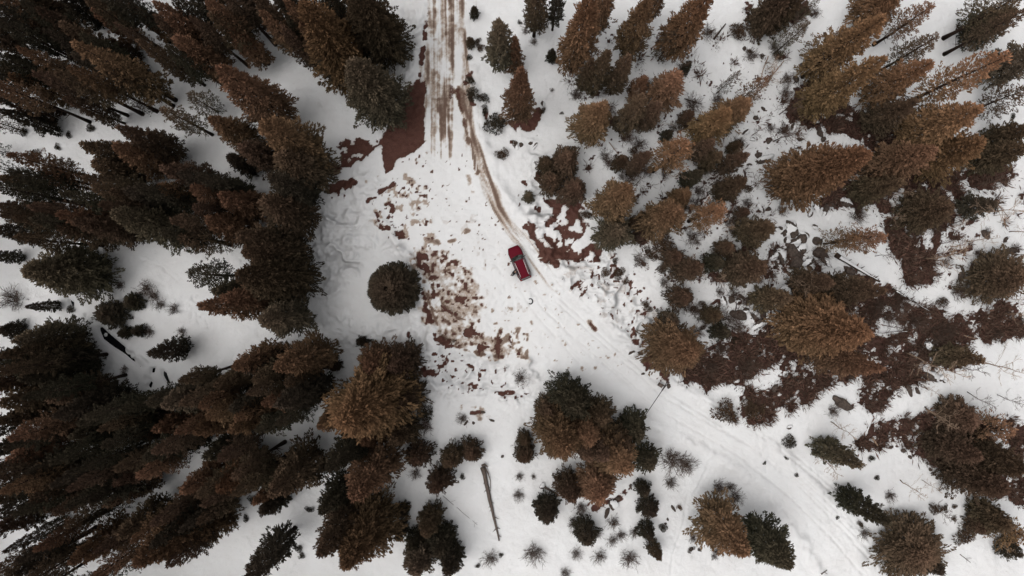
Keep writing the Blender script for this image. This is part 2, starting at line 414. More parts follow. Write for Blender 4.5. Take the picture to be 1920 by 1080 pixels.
steps = [(330 + i * 7 + random.uniform(-8, 8), 575 + random.uniform(-25, 40)) for i in range(26)] + [(600 + random.uniform(0, 150), 420 + random.uniform(0, 200)) for i in range(70)] + [(960 + random.uniform(-40, 40), 520 + random.uniform(-40, 70)) for i in range(40)] + [(350 + random.uniform(0, 120), 470 + random.uniform(0, 130)) for i in range(40)]
for (x, y) in steps:
    cx, cy = px(x, y); s = window([(cx, cy)], 0.7)
    hgt[s] -= 0.10 * np.exp(-(((X[s] - cx) / .2) ** 2 + ((Y[s] - cy) / .3) ** 2))
# the stream in the left forest
STREAM = [[(182,612),(190,613),(206,628),(226,645),(240,655),(252,664),(266,668),(279,682),(276,690),(266,695),(256,686),(242,673),(226,660),(210,650),(192,636)],
          [(271,704),(280,706),(285,718),(281,730),(274,720)], [(302,690),(311,700),(318,720),(312,718),(304,704)], [(128,560),(137,567),(136,575),(133,574)],
          [(159,588),(163,590),(163,599),(159,599)], [(170,603),(173,604),(172,607),(169,606)], [(284,690),(290,690),(288,699),(283,700)]]
for L in STREAM:
    P = wp(L); s = window(P, 2.5); sd = sd_poly(X[s], Y[s], P)
    k = sstep(-1.6, -0.1, sd); hgt[s] = hgt[s] * (1 - k) + 0.0 * k - 0.42 * sstep(-0.28, 0.18, sd)
for (x, y, r) in ((242,656,.55),(264,673,.8),(196,628,.2),(255,668,.3),(247,668,.2),(275,718,.25)):
    mound(x, y, r, 0.5)
# flat stand for the car
cx, cy = px(974, 493); k = np.exp(-(((X - cx) ** 2 + (Y - cy) ** 2) / 9.0)); hgt = hgt * (1 - k) + 0.0 * k
# gate
def z_at(x, y):
    i = np.clip((x - GX[0]) / STEP, 0, NX - 1.001); j = np.clip((y - GY[0]) / STEP, 0, NY - 1.001)
    i0, j0 = int(i), int(j); fi, fj = i - i0, j - j0
    return float((hgt[i0, j0] * (1 - fi) + hgt[i0 + 1, j0] * fi) * (1 - fj) + (hgt[i0, j0 + 1] * (1 - fi) + hgt[i0 + 1, j0 + 1] * fi) * fj)

# --- ground material: snow / wet mud / red soil / litter, chosen by the zones
gm, t, b = node_mat('snow and soil')
at = t.nodes.new('ShaderNodeAttribute'); at.attribute_name = 'zones'
sep = t.nodes.new('ShaderNodeSeparateColor'); t.links.new(at.outputs['Color'], sep.inputs[0])
tc = t.nodes.new('ShaderNodeTexCoord')
def noise(scale, detail=4, rough=0.6):
    n = t.nodes.new('ShaderNodeTexNoise'); n.inputs['Scale'].default_value = scale; n.inputs['Detail'].default_value = detail; n.inputs['Roughness'].default_value = rough
    t.links.new(tc.outputs['Object'], n.inputs['Vector']); return n.outputs['Fac']
def ramp2(fac, c0, c1, p0=0.3, p1=0.7):
    r = t.nodes.new('ShaderNodeValToRGB'); e = r.color_ramp.elements
    e[0].position, e[0].color = p0, (*c0, 1); e[1].position, e[1].color = p1, (*c1, 1)
    t.links.new(fac, r.inputs[0]); return r.outputs[0]
nf, nmid, nbig = noise(9), noise(2.2), noise(0.25, 3)
nedge = noise(3.2, 8, 0.78)
def edged(ch, amp, lo, hi):
    a = t.nodes.new('ShaderNodeMath'); a.operation = 'MULTIPLY_ADD'
    t.links.new(nedge, a.inputs[0]); a.inputs[1].default_value = amp
    a2 = t.nodes.new('ShaderNodeMath'); a2.operation = 'ADD'
    t.links.new(ch, a2.inputs[0]); a2.inputs[1].default_value = -amp * 0.5
    t.links.new(a2.outputs[0], a.inputs[2])
    gate = t.nodes.new('ShaderNodeMapRange'); gate.inputs[1].default_value = 0.02; gate.inputs[2].default_value = 0.22; t.links.new(ch, gate.inputs[0])
    m = t.nodes.new('ShaderNodeMapRange'); m.interpolation_type = 'SMOOTHSTEP'; m.inputs[1].default_value = lo; m.inputs[2].default_value = hi
    t.links.new(a.outputs[0], m.inputs[0])
    pm = t.nodes.new('ShaderNodeMath'); pm.operation = 'MULTIPLY'; t.links.new(m.outputs[0], pm.inputs[0]); t.links.new(gate.outputs[0], pm.inputs[1]); return pm.outputs[0]
def mix(f, a, c):
    m = t.nodes.new('ShaderNodeMix'); m.data_type = 'RGBA'
    t.links.new(f, m.inputs[0])
    for s, v in ((6, a), (7, c)):
        if isinstance(v, tuple): m.inputs[s].default_value = (*v, 1)
        else: t.links.new(v, m.inputs[s])
    return m.outputs[2]
snow_c = ramp2(nbig, (0.80, 0.785, 0.775), (0.85, 0.845, 0.84))
mud_c = ramp2(nmid, (0.36, 0.275, 0.215), (0.52, 0.43, 0.36))
soil_c = ramp2(nf, (0.050, 0.022, 0.016), (0.140, 0.058, 0.042), 0.25, 0.75)
lit_c = ramp2(nf, (0.035, 0.017, 0.012), (0.12, 0.055, 0.042), 0.32, 0.72)
mf = edged(sep.outputs[1], 0.75, 0.08, 1.0)
mr = t.nodes.new('ShaderNodeMapRange'); mr.inputs[1].default_value = 0.0; mr.inputs[2].default_value = 0.55; t.links.new(mf, mr.inputs[0])
md = t.nodes.new('ShaderNodeMapRange'); md.inputs[1].default_value = 0.55; md.inputs[2].default_value = 1.0; t.links.new(mf, md.inputs[0])
c = mix(mr.outputs[0], snow_c, mix(md.outputs[0], mud_c, (0.165, 0.105, 0.078)))
c = mix(edged(sep.outputs[0], 1.9, 0.28, 0.72), c, soil_c)
c = mix(edged(sep.outputs[2], 1.7, 0.30, 0.68), c, lit_c)
t.links.new(c, b.inputs['Base Color'])
b.inputs['Roughness'].default_value = 0.75
b.inputs['Specular IOR Level'].default_value = 0.25
bp = t.nodes.new('ShaderNodeBump'); bp.inputs['Strength'].default_value = 0.5; bp.inputs['Distance'].default_value = 0.14
ad = t.nodes.new('ShaderNodeMath'); ad.operation = 'ADD'; t.links.new(nf, ad.inputs[0]); t.links.new(noise(3.0, 5), ad.inputs[1])
t.links.new(ad.outputs[0], bp.inputs['Height']); t.links.new(bp.outputs[0], b.inputs['Normal'])

# --- the sheet: split into ground and road along grid cells, plus the land further out
idx = np.arange(NX * NY).reshape(NX, NY)
quads = np.stack([idx[:-1, :-1], idx[1:, :-1], idx[1:, 1:], idx[:-1, 1:]], -1).reshape(-1, 4)
XC = (X[:-1, :-1] + STEP / 2); YC = (Y[:-1, :-1] + STEP / 2)
ROAD = [(790,-40),(874,-40),(878,150),(888,240),(905,300),(935,370),(985,430),(1030,490),(1090,565),(1180,650),(1240,712),(1310,755),(1400,805),(1470,860),(1560,945),(1640,1030),(1700,1110),(1530,1110),(1470,990),(1420,905),(1340,850),(1250,800),(1195,775),(1140,735),(1080,712),(1020,700),(990,660),(985,600),(920,560),(890,500),(840,460),(800,380),(770,320),(790,270),(800,150)]
road_in = sd_poly(XC, YC, wp(ROAD)).reshape(-1) > 0
verts = np.stack([X, Y, hgt], -1).reshape(-1, 3)
zones = np.stack([red, mud, lit, np.ones_like(red)], -1).reshape(-1, 4)
def sub(name, faces, extraV=None, extraQ=None):
    u, inv = np.unique(faces, return_inverse=True)
    V = verts[u]; A = zones[u]; Q = inv.reshape(-1, 4)
    if extraV is not None:
        Q = np.concatenate([Q, extraQ + len(V)]); V = np.concatenate([V, extraV]); A = np.concatenate([A, np.tile((0, 0, 0, 1), (len(extraV), 1))])
    return link(name, np_mesh(name, V, Q, True, A, 'zones', (gm,)))
# outer land: ring of quads from the sheet's border out to 900 m, rolling gently
ring = []
bt = [(x, GY[0]) for x in GX[::8]] + [(GX[-1], y) for y in GY[::8]] + [(x, GY[-1]) for x in GX[::-8]] + [(GX[0], y) for y in GY[::-8]]
ev, eq = [], []
scales = (1.0, 1.06, 1.2, 1.6, 2.6, 5.0, 11.0)
for k, s_ in enumerate(scales):
    for (x, y) in bt:
        z = -0.25 if k == 0 else -0.2 + 0.8 * (s_ - 1) * sin(x * .03 + k) * cos(y * .05)
        ev.append((x * s_ * (0.999 if k == 0 else 1), y * s_ * (0.999 if k == 0 else 1), z))
n = len(bt)
for k in range(len(scales) - 1):
    for i in range(n):
        j = (i + 1) % n
        eq.append((k * n + i, (k + 1) * n + i, (k + 1) * n + j, k * n + j))
g = sub('ground', quads[~road_in], np.array(ev), np.array(eq))
tag(g, 'snow covered forest floor with patches of bare soil', kind='structure')
rd = sub('road', quads[road_in])
tag(rd, 'packed snow road and turnaround with muddy wheel tracks', kind='structure')
wm = plain('stream water', (0.006, 0.006, 0.007), 0.25, noise=0.3, scale=3, spec=0.3)
mb = MB()
for L in STREAM:
    P = wp(L); c0 = np.mean(P, 0)
    mb.face([(p[0] + (p[0] - c0[0]) * .25, p[1] + (p[1] - c0[1]) * .25, -0.30) for p in reversed(P)])
st = mb.build('water', wm); tag(st, 'dark open water of a narrow stream cutting through the snow', kind='structure')

# ------------------------------------------------------------------ foliage
def foliage_mat(name):
    m, t, b = node_mat(name)
    oi = t.nodes.new('ShaderNodeObjectInfo')
    a = t.nodes.new('ShaderNodeAttribute'); a.attribute_name = 'leafmix'
    s = t.nodes.new('ShaderNodeSeparateColor'); t.links.new(a.outputs['Color'], s.inputs[0])
    def rng_(i, lo, hi):
        r = t.nodes.new('ShaderNodeMapRange'); r.inputs[3].default_value = lo; r.inputs[4].default_value = hi
        t.links.new(s.outputs[i], r.inputs[0]); return r.outputs[0]
    # greener hue low, browner on top; crown shade painted in as darker low needles
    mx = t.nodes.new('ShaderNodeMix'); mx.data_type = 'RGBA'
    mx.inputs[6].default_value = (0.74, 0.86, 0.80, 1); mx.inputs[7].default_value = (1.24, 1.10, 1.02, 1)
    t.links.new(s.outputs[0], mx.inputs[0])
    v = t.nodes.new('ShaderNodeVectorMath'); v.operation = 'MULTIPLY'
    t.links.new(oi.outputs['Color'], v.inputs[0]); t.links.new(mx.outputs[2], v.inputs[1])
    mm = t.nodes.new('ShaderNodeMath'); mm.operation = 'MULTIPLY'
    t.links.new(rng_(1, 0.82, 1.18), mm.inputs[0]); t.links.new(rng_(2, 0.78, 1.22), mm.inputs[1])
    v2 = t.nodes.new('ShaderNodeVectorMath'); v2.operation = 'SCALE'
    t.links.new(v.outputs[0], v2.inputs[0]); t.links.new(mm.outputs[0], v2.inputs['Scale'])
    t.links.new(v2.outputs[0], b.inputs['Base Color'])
    b.inputs['Roughness'].default_value = 0.9; b.inputs['Specular IOR Level'].default_value = 0.08
    return m
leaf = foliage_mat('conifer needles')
bark = plain('bark', (0.05, 0.033, 0.025), 0.9, noise=0.35, scale=14, spec=0.1)
bark_pale = plain('pale bark', (0.34, 0.235, 0.165), 0.8, noise=0.3, scale=9, spec=0.2)
bark_grey = plain('weathered wood', (0.13, 0.10, 0.085), 0.85, noise=0.35, scale=7, spec=0.15)
twig_m = plain('bare twigs', (0.11, 0.075, 0.058), 0.9, noise=0.3, scale=5, spec=0.1)
snow_m = plain('fresh snow', (0.82, 0.81, 0.805), 0.7, noise=0.03, scale=3, spec=0.25)

def norm(v): return v / (np.linalg.norm(v, axis=-1, keepdims=True) + 1e-9)
def tufts(P, D, L, Wd, attr, rs):
    """one folded leaf spray per row"""
    n = len(P); rnd = norm(rs.standard_normal((n, 3))); S = norm(np.cross(D, rnd))
    a = P; m = P + D * (L * 0.5)[:, None]
    V = np.stack([a, m + S * Wd[:, None], P + D * L[:, None], m - S * Wd[:, None]], 1).reshape(-1, 3)
    Q = np.arange(4 * n).reshape(-1, 4)
    return V, Q, np.repeat(attr, 4, 0)

def conifer(h, rad, z0, seed, dens=1.0, shape=0.8, tl=0.42, droop=0.25, ragged=0.25):
    """crown of a conifer: whorls of branches, each carrying sprays; returns mesh data"""
    rs = np.random.default_rng(seed)
    P, D, L, Wd, A = [], [], [], [], []
    z = z0; hh = h - z0
    lobes = 0.7 * ragged * rs.standard_normal(8)
    while z < h - 0.12:
        t_ = (z - z0) / hh
        prof = (1 - t_) ** shape * min(1.0, 0.55 + t_ * 3.2) * (1 + 0.0)
        r0 = rad * prof + 0.10
        nb = int(max(4, min(15, 3.5 + r0 * 3.6)) * (0.75 + 0.25 * dens))
        off = rs.uniform(0, 2 * pi)
        for k in range(nb):
            az = off + 2 * pi * k / nb + rs.normal(0, 0.18)
            Lb = r0 * max(0.35, 1 + rs.normal(0, ragged) * (0.8 if t_ > .1 else 1.0) + lobes[int(az / (2 * pi) * 8) % 8])
            el = -droop + 0.95 * t_ + rs.normal(0, 0.10)
            d = np.array((cos(az) * cos(el), sin(az) * cos(el), sin(el)))
            side = np.array((-sin(az), cos(az), 0))
            nt_ = int(max(4, Lb / 0.30 * 6.0 * dens)) + 4
            u = np.sqrt(rs.uniform(0.06, 1.0, nt_)); u[0] = 1.0; u[1] = .92
            sg = rs.choice((-1.0, 1.0), nt_)
            lat = (1 - u) * Lb * 0.42 * rs.uniform(0.2, 1.0, nt_) + 0.05
            p = d * (u * Lb)[:, None] + side * (sg * lat)[:, None]
            p[:, 2] += z + rs.normal(0, 0.10, nt_) - 0.10 * (u ** 2) * Lb * 0.5
            dd = norm(d + side * (sg * rs.uniform(0.1, 0.9, nt_))[:, None] + np.stack([np.zeros(nt_)] * 2 + [rs.normal(0.30, 0.40, nt_)], -1))
            P.append(p - dd * 0.1); D.append(dd)
            L.append(tl * rs.uniform(0.4, 0.95, nt_)); Wd.append(tl * rs.uniform(0.10, 0.21, nt_))
            br = rs.uniform(0, 1)
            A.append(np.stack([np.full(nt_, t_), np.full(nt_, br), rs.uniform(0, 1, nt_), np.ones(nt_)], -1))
        z += max(0.20, 0.42 * (0.6 + 0.4 * r0 / max(rad, .1))) / (0.6 + 0.4 * dens) * min(1.0, 0.5 + h / 16)
    # leader
    n = 7; P.append(np.stack([np.zeros(n), np.zeros(n), np.linspace(h - 0.7, h - 0.3, n)], -1)); D.append(norm(rs.normal(0, .35, (n, 3)) + (0, 0, 1)))
    L.append(np.full(n, tl)); Wd.append(np.full(n, tl * .25)); A.append(np.tile((1, .5, .5, 1), (n, 1)))
    return tufts(np.concatenate(P), np.concatenate(D), np.concatenate(L), np.concatenate(Wd), np.concatenate(A), rs)

def bush_data(rad, h, seed, n=900, tl=0.24):
    rs = np.random.default_rng(seed)
    nl = 7; lc = np.stack([rs.normal(0, rad * .42, nl), rs.normal(0, rad * .42, nl), rs.uniform(.25, .6, nl) * h], -1)
    k = rs.integers(0, nl, n); d = norm(rs.standard_normal((n, 3)) + (0, 0, .5)); rr = rs.uniform(.35, 1.0, n) ** .5
    p = lc[k] + d * (rr * rad * .62)[:, None] * np.array((1, 1, h / rad * .55))
    p[:, 2] = np.maximum(p[:, 2], 0.02)
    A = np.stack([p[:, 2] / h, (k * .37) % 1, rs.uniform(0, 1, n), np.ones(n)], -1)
    return tufts(p, norm(d + rs.normal(0, .4, (n, 3))), tl * rs.uniform(.6, 1.3, n), tl * rs.uniform(.18, .32, n), A, rs)

def trunk_mesh(h, r, seed, limbs=0, z0=0, lr=1.0):
    rs = random.Random(seed); mb = MB()
    k = 6; bx = rs.uniform(-.012, .012) * h; by = rs.uniform(-.012, .012) * h
    pts = [(bx * sin(pi * i / k), by * sin(pi * i / k), -0.3 + (h * .96 + .3) * i / k) for i in range(k + 1)]
    mb.tube(pts, [r * 1.25 if i == 0 else r * (1 - .88 * i / k) for i in range(k + 1)], 7)
    for i in range(limbs):
        z = z0 * .45 + (h * .8 - z0 * .45) * (i + rs.random()) / limbs; az = rs.uniform(0, 2 * pi)
        L = lr * max(.12, 1 - z / h) * rs.uniform(.6, 1.1)
        mb.tube([(0, 0, z), (cos(az) * L * .6, sin(az) * L * .6, z - .02 * L), (cos(az) * L, sin(az) * L, z + .05 * L)], [r * .22, r * .14, r * .05], 4, False)
    return mb

PROTO = {}
def proto(key, h, rad, z0, seed, dens=1.0, shape=0.8, tl=0.42, droop=0.25, ragged=0.22, tr=None, limbs=14):
    V, Q, A = conifer(h, rad, z0, seed, dens, shape, tl, droop, ragged)
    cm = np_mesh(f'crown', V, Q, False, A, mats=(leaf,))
    tm = trunk_mesh(h, tr or 0.012 * h + .03, seed, limbs, z0, rad).mesh('trunk', bark, True)
    PROTO.setdefault(key, []).append((h, rad, cm, tm))
for s in (1, 2, 3):
    proto('tall_narrow', 18, 1.7, 3.5, 10 + s, 1.0, 0.60, 0.46)
    proto('tall_mid', 18, 2.6, 2.6, 20 + s, 1.0, 0.70, 0.48)
for s in (1, 2):
    proto('tall_wide', 19, 4.0, 1.6, 30 + s, 1.15, 0.72, 0.50)
    proto('tall_sparse', 18, 1.9, 6.5, 40 + s, 0.62, 0.50, 0.40, 0.1, 0.32, limbs=30)
    proto('tall_pine', 19, 1.75, 8.0, 140 + s, 0.95, 0.50, 0.42, 0.1, 0.30, tr=.30, limbs=18)
    proto('mid_narrow', 9, 1.3, 0.6, 50 + s, 1.4, 0.65, 0.38)
    proto('mid', 9.5, 2.3, 0.5, 60 + s, 1.45, 0.62, 0.42)
    proto('mid_wide', 10.5, 3.5, 0.6, 70 + s, 1.25, 0.58, 0.44)
    proto('mid_sparse', 9, 1.7, 1.5, 80 + s, 0.60, 0.6, 0.36, 0.1, 0.36, limbs=26)
    proto('small', 4.2, 1.3, 0.15, 90 + s, 1.9, 0.60, 0.28, ragged=.16)
proto('round', 8.0, 3.75, 0.3, 101, 2.4, 0.40, 0.34, 0.15, 0.035)
for s in (1, 2, 3):
    V, Q, A = bush_data(1.0, 1.3, 200 + s)
    stem = MB()
    for i in range(5):
        az = i * 1.3; stem.tube([(0, 0, -.1), (cos(az) * .3, sin(az) * .3, .5)], [.04, .015], 4, False)
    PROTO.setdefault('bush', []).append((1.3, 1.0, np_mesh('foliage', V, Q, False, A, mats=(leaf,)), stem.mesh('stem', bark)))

def bare_tree(h, r, seed, spread=0.28, n1=16, first=.35, lean=0.0):
    rs = random.Random(seed); mb = MB()
    k = 7; pts = []
    cx = cy = 0.0
    for i in range(k + 1):
        pts.append((cx, cy, -.2 + (h + .2) * i / k)); cx += rs.gauss(lean / k, .012) * h; cy += rs.gauss(0, .012) * h
    mb.tube(pts, [r * (1 - .85 * i / k) for i in range(k + 1)], 6)
    for i in range(n1):
        f = first + (1 - first) * (i + rs.random()) / n1; j = min(int(f * k), k - 1); g = f * k - j
        p = [pts[j][q] * (1 - g) + pts[j + 1][q] * g for q in range(3)]
        az = rs.uniform(0, 2 * pi); L = spread * h * (1.15 - f) * rs.uniform(.6, 1.2); up = rs.uniform(.35, .8)
        e1 = (p[0] + cos(az) * L * .5, p[1] + sin(az) * L * .5, p[2] + L * .4 * up)
        e2 = (p[0] + cos(az + .2) * L, p[1] + sin(az + .2) * L, p[2] + L * up)
        mb.tube([p, e1, e2], [r * .30, r * .18, .012], 4, False)
        for q in range(4):
            a2 = az + rs.uniform(-1.1, 1.1); l2 = L * rs.uniform(.25, .5); u = rs.uniform(.3, 1)
            s0 = [p[m] * (1 - u) + e2[m] * u for m in range(3)]
            e3 = (s0[0] + cos(a2) * l2, s0[1] + sin(a2) * l2, s0[2] + l2 * .6)
            mb.tube([s0, e3], [.015, .006], 3, False)
            for w_ in range(2):
                a3 = a2 + rs.uniform(-.9, .9); l3 = l2 * .5
                s1 = [(s0[m] + e3[m]) / 2 for m in range(3)]
                mb.tube([s1, (s1[0] + cos(a3) * l3, s1[1] + sin(a3) * l3, s1[2] + l3 * .4)], [.009, .005], 3, False)
    return mb
def split_bare(h, r, seed, mat, **kw):
    """trunk and branches as two meshes"""
    full = bare_tree(h, r, seed, **kw); nv = 8 * 6; nf = 7 * 6 + 2
    a = MB(); a.v = full.v[:nv]; a.f = full.f[:nf]
    c_ = MB(); c_.v = full.v[nv:]; c_.f = [tuple(i - nv for i in f) for f in full.f[nf:]]
    return a.mesh('trunk', mat, True), c_.mesh('branches', mat)
BARE = {'pale': [split_bare(9, .085, 300 + i, bark_pale) for i in range(3)], 'dark': [split_bare(8, .07, 310 + i, twig_m, n1=22) for i in range(2)]}
def twig_shrub(seed, rad=1.0, h=1.0, n=95):
    rs = random.Random(seed); mb = MB()
    for i in range(n):
        az = rs.uniform(0, 2 * pi); el = rs.uniform(.25, 1.4); L = rs.uniform(.25, .95)
        o = (rs.gauss(0, .25) * rad, rs.gauss(0, .25) * rad, -.05)
        e = (o[0] + cos(az) * cos(el) * L * rad, o[1] + sin(az) * cos(el) * L * rad, sin(el) * L * h)
        m_ = [(o[q] + e[q]) / 2 + rs.gauss(0, .06) for q in range(3)]
        mb.tube([o, m_, e], [.016, .013, .006], 3, False)
        for q in range(3):
            a2 = az + rs.uniform(-1, 1); l2 = L * .4; u = rs.uniform(.3, .9)
            s0 = [m_[q2] * (1 - u) + e[q2] * u for q2 in range(3)]
            mb.tube([s0, (s0[0] + cos(a2) * l2 * rad, s0[1] + sin(a2) * l2 * rad, s0[2] + l2 * .5 * h)], [.010, .006], 3, False)
    return mb
SHRUB = [twig_shrub(400 + i).mesh('branches', twig_m) for i in range(4)]

# ------------------------------------------------------------------ what stands where (photo pixels of the tree top; W = crown width)
COLS = {'o': (0.185, 0.108, 0.063), 'b': (0.158, 0.094, 0.060), 'd': (0.094, 0.064, 0.045), 'g': (0.112, 0.088, 0.064), 'k': (0.055, 0.046, 0.034)}
CNAME = {'o': 'rust brown', 'b': 'brown', 'd': 'dark brown', 'g': 'grey-green', 'k': 'dark green'}
